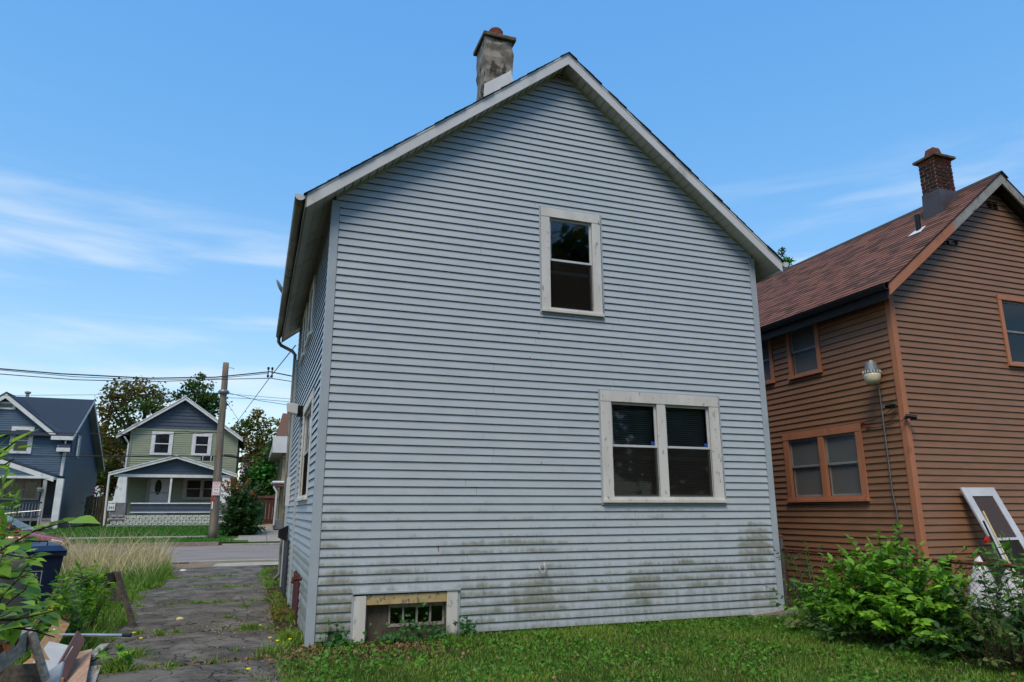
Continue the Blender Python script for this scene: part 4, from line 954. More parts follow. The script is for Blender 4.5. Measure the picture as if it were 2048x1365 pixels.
for a in (0, 1):      # tapered porch columns on masonry piers
    x = (A(247, 955, PY).x, qr-.35)[a]; xb = (A(240, 1003, PY).x, qr-.3)[a]
    obj('column', MB().hexa([(xb-.3, PY-.3, zrail), (xb+.3, PY-.3, zrail), (xb+.3, PY+.1, zrail), (xb-.3, PY+.1, zrail), (x-.2, PY-.2, zb0), (x+.2, PY-.2, zb0), (x+.2, PY+.08, zb0), (x-.2, PY+.08, zb0)]), 'white_trim', gr)
    obj('pier', MB().box(xb-.36, xb+.36, PY-.36, PY+.12, gb+.3, zrail-.001), 'porch_grey', gr)
obj('post', MB().box(A(338, 1003, PY).x-.05, A(338, 1003, PY).x+.05, PY-.02, PY+.06, zrail, zb0), 'white_trim', gr)
mb = MB(); c0 = A(217, 1000, PY-.3); mb.tube([(px0.x+.05, PY-.35, pz+.05), (px0.x+.1, PY-.35, gb+.1)], .05, 6); obj('downspout', mb, 'white_trim', gr)
# rock-faced block base: white blocks in four courses
zb1 = A(320, 1031, PY-.3).z; zb2 = A(320, 1054, PY-.3).z; bl, br = A(214, 1045, PY-.35).x, A(475, 1045, PY-.35).x; hc = (zb1-zb2)/4
obj('base_core', MB().box(bl, br, PY-.3, PY+.2, zb2-.3, zb1), 'block_green', gr)
for i in range(4):
    n = 21; st = (br-bl)/n
    for j in range(n):
        u = bl+st*(j+(.5 if i % 2 else 0)*1); u1 = min(u+st-.02, br)
        if u1-u < .08: continue
        z0 = zb2+hc*i+.012; z1 = z0+hc-.03
        mb = MB().hexa([(u, PY-.3, z0), (u1, PY-.3, z0), (u1, PY-.3, z1), (u, PY-.3, z1), (u+.07, PY-.38, z0+.1), (u1-.06, PY-.36, z0+.12), (u1-.05, PY-.41, z1-.015), (u+.02, PY-.42, z1-.015)]); obj('block', mb, 'block_white', gr)
# front wall of the porch: door and window (on the main wall)
p, q = A(300, 957, GY), A(336, 1003, GY); dz0 = zdeck
mb = MB(); gwl.slab(mb, p.x-gx0-.1, q.x-gx0+.12, dz0, A(320, 955, GY).z, .04, .09); dr = obj('door_frame', mb, 'grey_trim_far', gr)
gwl.slab(mb := MB(), p.x-gx0+.1, q.x-gx0-.02, dz0, A(320, 957, GY).z-.04, .09, .12); obj('door', mb, 'door_white', dr)
c = A(317, 975, GY); mb = MB(); n = 20; ov = [(c.x+.17*math.cos(2*math.pi*k/n), GY-.122, c.z+.42*math.sin(2*math.pi*k/n)) for k in range(n)]; mb.prism(ov, (0, -.012, 0)); obj('oval_pane', mb, 'far_glass', dr)
mb = MB(); h = A(303, 986, GY).z; gwl.slab(mb, p.x-gx0+.12, q.x-gx0-.06, h-.02, h+.02, .12, .16); obj('handle_bar', mb, 'galvanised', dr)
p, q = A(368, 955, GY), A(440, 1000, GY); far_window(gwl, gr, p.x-gx0, q.x-gx0, q.z, p.z+.02, .2, trim='grey_trim_far', units=2, mull=.12, d=.1)
c = A(223, 1012, PY-.4); obj('house_number_sign', MB().box(c.x-.17, c.x+.17, PY-.41, PY-.38, c.z-.24, c.z+.24), 'sign_white', gr)
nsg = gr.children[-1]
text('digits', '345', 'sign_black', nsg, (c.x, PY-.414, c.z-.1), (1, 0, 0), (0, 0, 1), .2); text('letters', 'NUMBER', 'sign_black', nsg, (c.x, PY-.414, c.z+.12), (1, 0, 0), (0, 0, 1), .075)
c = A(233, 974, PY-.24); text('column_digits', '45', 'sign_black', gr, (c.x, PY-.262, c.z), (.5, 0, -.85), (.85, 0, .5), .17)

# --- blue house
bb = gb; BY = 34.5
bl_ = thing('blue_house', 'slate blue house with white trim, cross gable and dark roof', 'house', (-13, 37, gb))
bxr = A(124, 950, BY).x; bxl = bxr-8.2; bdp = 5.6
zeav = A(120, 872, BY).z; 
fwl = Wall((bxl, BY, 0), (1, 0, 0), (0, -1, 0)); fW = bxr-bxl
apf = A(13, 786, BY-.3); kf = A(113, 868, BY-.3); sf = (apf.z-kf.z)/(kf.x-apf.x); axm = apf.x-bxl; hwf = kf.x-apf.x
ztp = apf.z-.12
flo = lambda v: 0 if v <= zeav else axm-(ztp-v)/sf
fhi = lambda v: fW if v <= zeav else axm+(ztp-v)/sf
wallcore(fwl, bl_, flo, fhi, bb-.2, ztp, [], 'blue_siding', extra=(zeav,)); clapboards(fwl, bl_, flo, fhi, bb, ztp-.02, .115, [], 'blue_siding', joined=True, butt=.03, name='siding')
swl = Wall((bxr, BY, 0), (0, 1, 0), (1, 0, 0))
rp_ = at(187, 803, 0, bxr+.3); yr = rp_.y-BY; zr = rp_.z-.15; s1 = (zr-zeav)/yr
slo = lambda v: 0 if v <= zeav-.6 else max(0, (v-zeav)/s1); yb_ = at(192, 960, 0, bxr).y-BY
shi = lambda v: yb_ if v <= zr-(yb_-yr)*s1 else yr+(zr-v)/s1
wallcore(swl, bl_, slo, shi, bb-.2, zr, [], 'blue_siding', extra=(zeav, zr-(yb_-yr)*s1)); clapboards(swl, bl_, slo, shi, bb, zr-.05, .115, [], 'blue_siding', joined=True, butt=.03, name='siding')
# main roof: ridge along x
xo = bxr+.35; ov = .35
for s in (0, 1):
    ya, za = (BY-ov, zeav-ov*s1) if s == 0 else (BY+yb_+.3, zr-(yb_+.3-yr)*s1)
    ym, zm = BY+yr, zr
    obj('roof', MB().prism([(xo, ya, za+.16), (xo, ym, zm+.16), (xo, ym, zm+.24), (xo, ya, za+.24)], (-8.8, 0, 0)), 'blue_shingle', bl_)
    obj('rake_board', MB().prism([(xo+.02, ya, za), (xo+.02, ym, zm), (xo+.02, ym, zm+.2), (xo+.02, ya, za+.2)], (-.05, 0, 0)), 'white_trim', bl_)
    obj('soffit', MB().prism([(xo-.03, ya, za+.03), (xo-.03, ym, zm+.03), (xo-.03, ym, zm+.05), (xo-.03, ya, za+.05)], (-.33, 0, 0)), 'grey_trim_far', bl_)
obj('eave_board', MB().box(A(103, 872, BY-.35).x, xo, BY-ov-.05, BY-ov, zeav-ov*s1-.02, zeav-ov*s1+.18), 'white_trim', bl_)
# cross gable roof and rakes
for s in (-1, 1):
    a = apf.x+s*(hwf+.05); z0 = apf.z-sf*(hwf+.05)
    obj('rake_board', MB().prism([(a, BY-.32, z0-.28), (apf.x, BY-.32, apf.z-.28), (apf.x, BY-.32, apf.z-.02), (a, BY-.32, z0-.02)], (0, .05, 0)), 'white_trim', bl_)
    obj('roof', MB().prism([(a, BY-.34, z0-.02), (apf.x, BY-.34, apf.z-.02), (apf.x, BY-.34, apf.z+.06), (a, BY-.34, z0+.06)], (0, yr+.3, 0)), 'blue_shingle', bl_)
# pent return lower down and its downspout
c0, c1 = A(115, 899, BY-.4), A(139, 903, BY-.4)
obj('pent_roof', MB().hexa([(c0.x, BY-.45, c0.z-.12), (c1.x, BY-.45, c0.z-.12), (c1.x, BY, c0.z-.1), (c0.x, BY, c0.z-.1), (c0.x+.0, BY-.45, c0.z+.08), (c1.x, BY-.45, c0.z+.08), (c1.x, BY, c0.z+.55), (c0.x+.1, BY, c0.z+.55)]), 'blue_shingle', bl_)
obj('eave_board', MB().box(c0.x-.03, c1.x+.03, BY-.5, BY-.46, c0.z-.12, c0.z+.08), 'white_trim', bl_)
mb = MB(); d0 = A(132, 880, BY-.2); mb.tube([d0, d0+V((0, 0, -.25)), d0+V((-.35, .05, -.35))], .05, 6); obj('downspout', mb, 'white_trim', bl_)
obj('corner_board', MB().box(bxr-.1, bxr+.03, BY-.04, BY+.1, bb, zeav-.5), 'white_trim', bl_)
p, q = A(25, 853, BY), A(62, 908, BY); far_window(fwl, bl_, p.x-bxl, q.x-bxl, q.z, p.z, .18)
p, q = A(-20, 803, BY), A(31, 820, BY); far_window(fwl, bl_, p.x-bxl, q.x-bxl, q.z, p.z, .1, split=0)
p, q = at(157, 872, 0, bxr), at(150, 915, 0, bxr); far_window(swl, bl_, p.y-BY-.3, p.y-BY+.45, q.z, p.z, .12)
obj('roof_vent', MB().lathe([(.09, 0), (.09, .2), (.16, .25), (.16, .33), (.02, .36)], A(54, 797, BY+yr).x, BY+yr, 10, cz=zr+.2), 'galvanised', bl_)
# porch
QY = 32.6
r0, r1 = A(0, 919, QY), A(108, 955, QY); psf = (r0.z-r1.z)/(r1.x-r0.x)
pxa = r0.x-2.0; pza = r0.z+2.0*psf
obj('porch_roof', MB().prism([(r1.x+.05, QY-.02, r1.z+.02), (pxa, QY-.02, pza+.02), (pxa, QY-.02, pza+.1), (r1.x+.05, QY-.02, r1.z+.1)], (0, BY-QY+.1, 0)), 'blue_shingle', bl_)
obj('porch_roof', MB().prism([(2*pxa-r1.x, QY-.02, r1.z+.02), (pxa, QY-.02, pza+.02), (pxa, QY-.02, pza+.1), (2*pxa-r1.x, QY-.02, r1.z+.1)], (0, BY-QY+.1, 0)), 'blue_shingle', bl_)
obj('rake_board', MB().prism([(r1.x, QY-.05, r1.z-.22), (pxa, QY-.05, pza-.22), (pxa, QY-.05, pza+.02), (r1.x, QY-.05, r1.z+.02)], (0, .05, 0)), 'white_trim', bl_)
obj('eave_board', MB().box(r1.x-.02, r1.x+.03, QY, BY, r1.z-.12, r1.z+.1), 'white_trim', bl_)
zbm = A(40, 952, QY).z; zbm1 = A(40, 957, QY).z
pgw = Wall((pxa-3, QY, 0), (1, 0, 0), (0, -1, 0)); wallcore(pgw, bl_, lambda v: 0, lambda v: min(r1.x-.3-pxa+3, (pza-.2-v)/psf+3), zbm, pza-.22, [], 'blue_siding', name='porch_gable'); clapboards(pgw, bl_, lambda v: 0, lambda v: min(r1.x-.3-pxa+3, (pza-.2-v)/psf+3), zbm+.01, pza-.25, .115, [], 'blue_siding', joined=True, butt=.025, name='siding')
obj('porch_beam', MB().box(pxa-3, r1.x-.2, QY-.06, QY+.1, zbm1, zbm), 'white_trim', bl_)
cp0, cp1 = A(122, 957, QY), A(110, 1037, QY); xc = (cp0.x+cp1.x)/2
obj('porch_post', MB().box(xc-.16, xc+.14, QY-.05, QY+.15, bb-.1, zbm1), 'white_trim', bl_); obj('porch_post', MB().box(A(85, 1000, QY).x-.08, A(85, 1000, QY).x+.08, QY-.02, QY+.12, bb, zbm1), 'grey_trim_far', bl_)
zd = A(60, 1033, QY).z-.1
obj('porch_deck', MB().box(pxa-3, xc, QY, BY, zd-.12, zd), 'porch_grey', bl_)
p, q = A(-30, 957, BY), A(78, 1001, BY); far_window(fwl, bl_, p.x-bxl, q.x-bxl, q.z, p.z, .15, units=3, mull=.2, trim='grey_trim_far', d=.06)
obj('door', MB().box(A(90, 990, BY).x, A(112, 990, BY).x, BY-.07, BY-.03, zd, zd+2.1), 'dark_panel', bl_)
zr1 = A(40, 1004, QY).z; x0r, x1r = A(-30, 1010, QY).x, A(84, 1010, QY).x
obj('rail', MB().box(x0r, x1r, QY-.04, QY+.04, zr1-.06, zr1), 'dark_panel', bl_); obj('rail', MB().box(x0r, x1r, QY-.03, QY+.03, zd+.08, zd+.13), 'dark_panel', bl_)
n = int((x1r-x0r)/.13)
for i in range(n): obj('baluster', MB().box(x0r+.13*i, x0r+.13*i+.035, QY-.018, QY+.018, zd+.13, zr1-.06), 'porch_grey', bl_)
for i in range(4): obj('step', MB().box(A(82, 1030, QY).x, A(106, 1030, QY).x, QY-.3*(i+1), QY-.3*i, bb-.15, zd-.17*(i+1)+.02), 'concrete', bl_)
c = A(80, 976, QY-.1); hb = thing('hanging_basket', 'small hanging basket with orange flowers on the blue porch', 'flower basket', (c.x, c.y, c.z-.2))
obj('pot', MB().lathe([(.05, -.2), (.1, -.17), (.14, -.04), (.12, 0)], c.x, c.y, 12, cz=c.z), 'vinyl_grey', hb); obj('hanger', MB().tube([c+V((-.14, 0, 0)), (c.x, c.y, zbm1), c+V((.14, 0, 0))], .008, 4), 'cable', hb)
# chain-link fence before the blue porch
FY = 29.6; zt0, zt1 = A(5, 1030, FY), A(82, 1022, FY)
cf = thing('chain_link_fence', 'grey chain-link fence in front of the blue house porch', 'fence', (-11, FY, gz(0, FY)))
pts = [A(8, 1028, FY), A(28, 1026, FY), A(47, 1024, FY), A(64, 1023, FY), A(82, 1021, FY)]
for p in pts: obj('post', MB().tube([(p.x, FY, gz(0, FY)-.05), (p.x, FY, p.z)], .03, 6), 'galvanised', cf)
obj('top_rail', MB().tube([A(-30, 1033, FY)]+pts, .022, 6), 'galvanised', cf)
mb = MB(); x = pts[0].x-1.5; z0 = gz(0, FY)
while x < pts[-1].x:
    for s in (-1, 1): mb.tube([(x, FY+.01*s, z0), (x+s*.9, FY+.01*s, z0+.9)], .004, 3, caps=False)
    x += .11
obj('wire_mesh', mb, 'galvanised', cf)
# wooden fence and flowers between blue and green house
wf = thing('board_fence', 'weathered vertical board fence between blue and green houses', 'fence', (-8.2, 38.5, gb))
x = A(172, 1000, 38.5).x; i = 0
while x < A(218, 1000, 38.5).x:
    h = A(190, 993, 38.5).z+random.uniform(-.06, .06); obj('fence_board', MB().box(x, x+.13, 38.5, 38.53, gb-.1, h), 'fence_wood', wf); x += .14
# driveway gate and tan house across the street
GYt = 38.0; g0, g1 = A(506, 992, GYt), A(562, 992, GYt)
gt = thing('driveway_gate', 'tall brown board gate closing the concrete driveway across the street', 'gate', (g0.x/2+g1.x/2, GYt, gb))
x = g0.x-.6
while x < g1.x+.4: obj('board', MB().box(x, x+.19, GYt, GYt+.03, gb+.02, g0.z-.12), 'gate_brown', gt); x += .2
obj('top_rail', MB().box(g0.x-.6, g1.x+.4, GYt-.05, GYt+.06, g0.z-.14, g0.z), 'maroon', gt)
TY = 31.5
th_ = thing('tan_house', 'tan sided house with white eaves and brown roof across the street', 'house', (3, 35, gb))
tx = A(557, 960, TY+.6).x+.12; zs = A(560, 905, TY).z
twl = Wall((tx, TY+8, 0), (0, -1, 0), (-1, 0, 0)); wallcore(twl, th_, lambda v: 0, lambda v: 7.4, gb-.2, zs, [], 'tan_siding'); clapboards(twl, th_, lambda v: 0, lambda v: 7.4, gb+.3, zs-.05, .12, [], 'tan_siding', joined=True, butt=.025, name='siding')
tfw = Wall((tx, TY+.6, 0), (1, 0, 0), (0, -1, 0)); wallcore(tfw, th_, lambda v: 0, lambda v: 5, gb-.2, zs, [], 'tan_siding'); clapboards(tfw, th_, lambda v: 0.02, lambda v: 5, gb+.3, zs-.05, .12, [], 'tan_siding', joined=True, butt=.025, name='siding')
e0, e1 = A(545, 866, TY), A(582, 850, TY); tsl = .45
zA = zs+.05; xe = A(545, 900, TY).x; zr_ = A(558, 828, TY+2.5).z
obj('soffit', MB().box(xe, tx+5, TY, TY+8, zs, zs+.06), 'soffit_alu', th_)
obj('eave_board', MB().hexa([(xe-.02, TY-.02, zs-.02), (tx+5, TY-.02, zs-.02), (tx+5, TY, zs-.02), (xe-.02, TY, zs-.02), (xe-.02, TY-.02, zs+.85), (tx+5, TY-.02, zs+1.0), (tx+5, TY, zs+1.0), (xe-.02, TY, zs+.85)]), 'white_alu', th_)
obj('eave_board', MB().box(xe-.04, xe, TY-.02, TY+8, zs+.0, zs+.3), 'white_alu', th_)
obj('roof', MB().hexa([(xe+.1, TY+.01, zs+.8), (tx+5, TY+.01, zs+.8), (tx+5, TY+7, zs+.8), (xe+.1, TY+7, zs+.8), (xe+.45, TY+2.2, zr_), (tx+5, TY+2.2, zr_), (tx+5, TY+5, zr_), (xe+.45, TY+5, zr_)]), 'brown_roof', th_)
pzr = A(553, 968, TY-.8); obj('porch_roof', MB().box(pzr.x-.15, tx+5, TY-1.2, TY+.6, pzr.z-.14, pzr.z+.02), 'maroon', th_)
obj('porch_gutter', MB().tube([(pzr.x-.2, TY+.6, pzr.z+.06), (pzr.x-.2, TY-1.2, pzr.z+.06), (tx+5, TY-1.25, pzr.z+.1)], .07, 8), 'white_alu', th_)
d0 = (pzr.x-.12, TY-1.15, pzr.z); obj('downspout', MB().tube([d0, (d0[0], d0[1], d0[2]-.2), (d0[0]+.15, d0[1], d0[2]-.45), (d0[0]+.12, d0[1], gb+.1)], .05, 6), 'white_alu', th_)
obj('porch_deck', MB().box(pzr.x, tx+5, TY-1.1, TY+.6, gb-.1, gb+.35), 'porch_grey', th_)
obj('meter', MB().lathe([(.11, -.1), (.11, .05), (.05, .07)], tx-.12, TY+1.2, 10, axis='x', cz=gb+1.45), 'galvanised', th_)

# ================================================================== utility pole and wires
PYY = 26.2; pb, pt = A(425, 1080, PYY), A(452, 726, PYY); xp = (pb.x+pt.x)/2
UPo = thing('utility_pole', 'weathered wooden utility pole with parking sign by the far kerb', 'utility pole', (pb.x, PYY, gz(0, PYY)))
nz = 16; mb = MB(); mb.tube([(pb.x+(pt.x-pb.x)*i/nz+random.uniform(-.008, .008), PYY, gz(0, PYY)-.1+(pt.z-gz(0, PYY)+.1)*i/nz) for i in range(nz+1)], [.20-.07*i/nz for i in range(nz+1)], 12); obj('shaft', mb, 'pole_wood', UPo, smooth=True)
def pole_at(py): 
    z = A(440, py, PYY).z; t = (z-gz(0, PYY))/(pt.z-gz(0, PYY)); return V((pb.x+(pt.x-pb.x)*t, PYY, z))
c = pole_at(784); mb = MB().lathe([(.16, -.1), (.24, -.08), (.26, 0), (.2, .08), (.15, .1)], c.x, c.y, 12, cz=c.z); obj('band', mb, 'galvanised', UPo)
c = pole_at(978); c.y -= .2; mb = MB().box(c.x-.17, c.x+.17, c.y-.012, c.y, c.z-.3, c.z+.3); sg = obj('parking_sign', mb, 'sign_white', UPo)
F_ = c.y-.016
for q in ((-.155, .155, .27, .285), (-.155, .155, -.285, -.27), (-.155, -.14, -.27, .27), (.14, .155, -.27, .27)): obj('border', MB().box(c.x+q[0], c.x+q[1], F_, F_+.003, c.z+q[2], c.z+q[3]), 'sign_red', sg)
for tx_, dz_, sz in (('NO', .19, .13), ('PARKING', .07, .062), ('9-4', -.05, .12), ('MON', -.2, .09)): text('letters', tx_, 'sign_red', sg, (c.x, F_, c.z+dz_), (1, 0, 0), (0, 0, 1), sz)
c = pole_at(1000); c.y -= .2; c.x -= .1; obj('tag', MB().box(c.x-.09, c.x+.06, c.y-.01, c.y, c.z-.06, c.z+.06), 'sign_red', UPo); obj('tag', MB().box(c.x-.03, c.x+.02, c.y-.01, c.y, c.z-.4, c.z-.08), 'sign_white', UPo)
c = pole_at(735); obj('pin', MB().tube([c+V((-.15, 0, 0)), c+V((.3, 0, 0)), c+V((.38, 0, -.05))], .015, 5), 'galvanised', UPo)
def wire(pts, r, lab, sag=0):
    ps = []
    for a, b in zip(pts, pts[1:]):
        a, b = V(a), V(b)
        for i in range(10):
            t = i/10; ps.append(a.lerp(b, t)+V((0, 0, -sag*4*t*(1-t))))
    ps.append(V(pts[-1])); return tag(obj('power_line', MB().tube(ps, r, 5), 'cable'), lab, 'wire', 'overhead wires along the street')
sp = A(540, 750, 25)
wire([A(-60, 733, 24.6), A(120, 748, 24.8), A(300, 757, 24.9), A(430, 755, 25), A(540, 744, 25), A(600, 756, 25.2)], .028, 'thick upper overhead cable passing through the wire spacer')
wire([A(-60, 735, 24.7), A(150, 754, 24.9), A(300, 760, 24.9), A(430, 758, 25), A(538, 747, 25)], .014, 'thin overhead cable just under the thickest one')
wire([A(-60, 744, 24.7), A(150, 760, 24.9), A(300, 764, 24.9), A(450, 759, 25), A(541, 757, 25), A(600, 766, 25.2)], .018, 'third overhead cable down, lowest of those at the spacer')
SPc = thing('wire_spacer', 'black wire spacer clamped on the overhead cables', 'spacer', sp)
for dx in (-.07, .1):
    p = A(540, 740, 25)+V((dx, 0, 0)); obj('rod', MB().tube([p+V((0, 0, .12)), p+V((0, 0, -.35))], [.03, .02], 6), 'cable', SPc); obj('insulator', MB().lathe([(.02, -.07), (.055, -.04), (.05, .0), (.055, .04), (.02, .07)], p.x, p.y, 8, cz=p.z+.06), 'cable', SPc); obj('insulator', MB().lathe([(.02, -.07), (.055, -.04), (.05, .0), (.055, .04), (.02, .07)], p.x, p.y, 8, cz=p.z-.3), 'cable', SPc)
wire([A(-60, 792, 25.8), A(200, 790, 26), A(450, 788, 26.1), A(600, 800, 26.2)], .009, 'faint thin wire level with the metal band on the pole')
wire([pole_at(785)+V((.15, 0, 0)), A(520, 802, 26.2), A(600, 814, 26.4)], .012, 'wire leaving the pole band towards the tan house roof')
wire([pole_at(795)+V((.15, 0, 0)), A(520, 799, 26.2), A(600, 806, 26.4)], .010, 'upper of two thin wires right of the pole')
wire([A(-60, 862, 26), A(200, 868, 26), A(300, 870, 26), pole_at(866)+V((-.15, -.05, 0))], .016, 'black wire crossing the upper windows of the far houses')
wire([A(-60, 912, 26), A(200, 913, 26), pole_at(913)+V((-.15, -.1, 0))], .024, 'thick black telephone cable crossing the porch gables')
wire([pole_at(912)+V((.15, -.1, 0)), A(480, 915, 26.2), A(580, 918, 26.5)], .022, 'black telephone cable right of the pole')
SB = thing('splice_box', 'black splice box with white bands on the telephone cable left of the pole', 'splice box', A(414, 918, 26.1)); p = A(414, 917, 26.1); obj('case', MB().box(p.x-.26, p.x+.26, 26.02, 26.18, p.z-.1, p.z+.1), 'black_plastic', SB, bevel=.02)
for dx in (-.17, .17): obj('strap', MB().box(p.x+dx-.015, p.x+dx+.015, 26.0, 26.2, p.z-.11, p.z+.11), 'white_trim', SB)
SB = thing('splice_sleeve', 'slim black splice sleeve on the telephone cable right of the pole', 'splice sleeve', A(462, 914, 26.1)); p, q = A(448, 911, 26.1), A(478, 915, 26.1); obj('sleeve', MB().tube([p, p.lerp(q, .1), p.lerp(q, .9), q], [.02, .06, .06, .02], 8), 'black_plastic', SB)
wire([(-.06, D+.05, 5.05), A(540, 755, 16), A(475, 843, 30), A(462, 858, 34)], .013, 'black service wire rising steeply to the grey house eave')
wire([pole_at(795), A(478, 842, 31)], .01, 'short slack wire hanging from the pole band', .0)
wire([pole_at(866)+V((0, -.2, 0)), A(395, 868, 30), A(372, 862, 34)], .012, 'drop wire from the pole to the green house')

# ================================================================== trees
def leafcloud(pts, size, rr, tri=True, up=.4, sizes=(.6, 1.4)):
    """mesh arrays: one small two-triangle leaf card per point, random orientation, attribute v"""
    n = len(pts); P = np.array(pts, dtype=float).reshape(-1, 3); g = np.random.default_rng(rr)
    a = g.normal(size=(n, 3)); a[:, 2] *= .6; a /= np.linalg.norm(a, axis=1)[:, None]
    b = g.normal(size=(n, 3)); b -= a*(a*b).sum(1)[:, None]; b /= np.linalg.norm(b, axis=1)[:, None]
    s = size*g.uniform(sizes[0], sizes[1], n)[:, None]
    A_, B_ = a*s, b*s*.42
    nn = np.cross(a, b)*s*.12
    vs = np.stack([P-A_*.5, P+B_+nn, P+A_*.6, P-B_+nn], 1).reshape(-1, 3)
    i = np.arange(n)[:, None]*4; fs = np.concatenate([i+np.array([[0, 1, 2]]), i+np.array([[0, 2, 3]])], 1).reshape(-1, 3)
    v = np.repeat(g.uniform(0, 1, n), 4); return vs, fs, v
def meshnp(name, vs, fs, v, mat, parent=None, **t):
    me = bpy.data.meshes.new(name); nv, nf = len(vs), len(fs); k = fs.shape[1]
    me.vertices.add(nv); me.vertices.foreach_set('co', vs.astype(np.float32).ravel())
    me.loops.add(nf*k); me.loops.foreach_set('vertex_index', fs.astype(np.int32).ravel())
    me.polygons.add(nf); me.polygons.foreach_set('loop_start', np.arange(0, nf*k, k, dtype=np.int32))
    at_ = me.attributes.new('v', 'FLOAT', 'POINT'); at_.data.foreach_set('value', v.astype(np.float32))
    me.update(calc_edges=True); me.validate(); return obj(name, me, mat, parent, **t)
def tree(lab, base, h, blobs, mats, nleaf, lsize, seed, trunk_r=.2, limbs=9, kind='tree', group='trees behind the far houses'):
    """blobs: list of (dx,dy,z,rx,rz) crown clumps relative to the base"""
    T = thing('tree', lab, 'tree', base, group=group); rr = random.Random(seed); base = V(base)
    mb = MB(); top = max(b[2] for b in blobs); n = 8
    mb.tube([base+V((math.sin(i*1.3)*.06*i/2, math.cos(i*1.7)*.05*i/2, -.1+(top*.9)*i/n)) for i in range(n+1)], [trunk_r*(1-.8*i/n) for i in range(n+1)], 8)
    obj('trunk', mb, 'bark', T, smooth=True); lm = MB(); P1 = {m: [] for m in mats}; ws = [b[3]**2*b[4] for b in blobs]
    for b in blobs:
        c = base+V((b[0], b[1], b[2])); s = base+V((0, 0, max(h*.25, b[2]*.55)))
        m = s.lerp(c, .5)+V((rr.uniform(-.3, .3), rr.uniform(-.3, .3), rr.uniform(0, .4)))
        lm.tube([s, m, c], [trunk_r*.35, trunk_r*.22, trunk_r*.06], 5)
        for _ in range(5):
            e = c+V((rr.gauss(0, .5)*b[3], rr.gauss(0, .5)*b[3], rr.gauss(0, .5)*b[4])); lm.tube([m.lerp(c, rr.uniform(.2, 1)), e], [trunk_r*.09, trunk_r*.02], 4)
    obj('limbs', lm, 'bark', T)
    for bi, b in enumerate(blobs):
        k = int(nleaf*ws[bi]/sum(ws)); c = base+V((b[0], b[1], b[2])); tw = []
        for _ in range(max(6, k//14)):     # twigs: little clusters of leaves, denser at the clump's rim
            d = V((rr.gauss(0, 1), rr.gauss(0, 1), rr.gauss(0, 1))).normalized()*(rr.uniform(.25, 1)**.5)
            q = c+V((d.x*b[3], d.y*b[3], d.z*b[4])); sp_ = b[3]*.16+lsize*.6
            for _ in range(14): tw.append(q+V((rr.gauss(0, sp_), rr.gauss(0, sp_), rr.gauss(0, sp_*.6))))
        P1[mats[bi % len(mats)] if rr.random() < .8 else rr.choice(mats)] += tw
    for j, m in enumerate(mats):
        if P1[m]: meshnp('crown', *leafcloud(P1[m], lsize, seed*7+j), m, T)
    return T
def blob(px, py, y, base, rx, rz, dy=0): 
    p = A(px, py, y+dy); return (p.x-base[0], p.y-base[1], p.z-base[2], rx, rz)
ty = 47; b0 = (A(262, 1040, ty).x, ty, gb)
tree('broad olive-brown tree between the blue and green houses', b0, 9, [blob(*q) for q in ((220, 805, ty, b0, 1.0, .8), (250, 785, ty, b0, 1.2, .7), (290, 780, ty, b0, 1.2, .7), (322, 792, ty, b0, .8, .6), (235, 830, ty, b0, 1.1, .7, 1), (285, 815, ty, b0, 1.2, .6, -1), (215, 870, ty, b0, .9, .9), (250, 850, ty, b0, 1.0, .6), (232, 915, ty, b0, 1.0, 1.0), (206, 940, ty, b0, .9, 1.1), (310, 820, ty, b0, .9, .6))], ['leaf_tree_olive', 'leaf_tree_green'], 4200, .21, 11, .28)
ty = 49; b0 = (A(393, 1000, ty).x, ty, gb)
tree('ragged dark conifer-like tree rising over the green house ridge', b0, 10, [blob(*q) for q in ((398, 755, ty, b0, .35, .5), (388, 770, ty, b0, .7, .4), (410, 775, ty, b0, .6, .4), (375, 788, ty, b0, .6, .35), (415, 795, ty, b0, .9, .4), (395, 800, ty, b0, 1.0, .6), (357, 792, ty, b0, .4, .3), (428, 812, ty, b0, .7, .5), (405, 825, ty, b0, 1.0, .6))], ['leaf_tree_green', 'leaf_dark_v'], 2300, .2, 12, .2)
ty = 46; b0 = (A(512, 1010, ty).x, ty, gb)
tree('yellowing pointed tree right of the green house', b0, 9, [blob(*q) for q in ((516, 825, ty, b0, .35, .5), (514, 845, ty, b0, .8, .6), (490, 858, ty, b0, 1.0, .7), (540, 855, ty, b0, 1.0, .7), (500, 890, ty, b0, 1.3, .8), (540, 895, ty, b0, 1.3, .9), (475, 870, ty, b0, .8, .6), (520, 930, ty, b0, 1.5, .9), (548, 955, ty, b0, 1.2, .9), (505, 965, ty, b0, 1.3, .8), (530, 985, ty, b0, 1.4, .7))], ['leaf_tree_yellow', 'leaf_tree_olive', 'leaf_tree_green'], 5200, .2, 13, .25)
ty = 43; b0 = (A(548, 1040, ty).x, ty, gb)
tree('low bright green tree beside the tan house', b0, 6, [blob(*q) for q in ((545, 920, ty, b0, .9, .8), (535, 945, ty, b0, 1.0, .8), (552, 965, ty, b0, .9, .8), (520, 960, ty, b0, .9, .7), (545, 985, ty, b0, 1.0, .6))], ['leaf_tree_green', 'leaf_sumac'], 3600, .22, 14, .18)
ty = 50; b0 = (A(205, 1040, ty).x, ty, gb)
tree('thin dark tree close behind the blue house corner', b0, 9, [blob(*q) for q in ((205, 900, ty, b0, .9, 1.0), (215, 950, ty, b0, 1.0, 1.0), (228, 975, ty, b0, .9, .9), (200, 860, ty, b0, .5, .6), (240, 890, ty, b0, .8, .8))], ['leaf_tree_green', 'leaf_tree_olive'], 3200, .24, 15, .16)
b0 = (A(1568, 700, 16).x, 16, 0); 
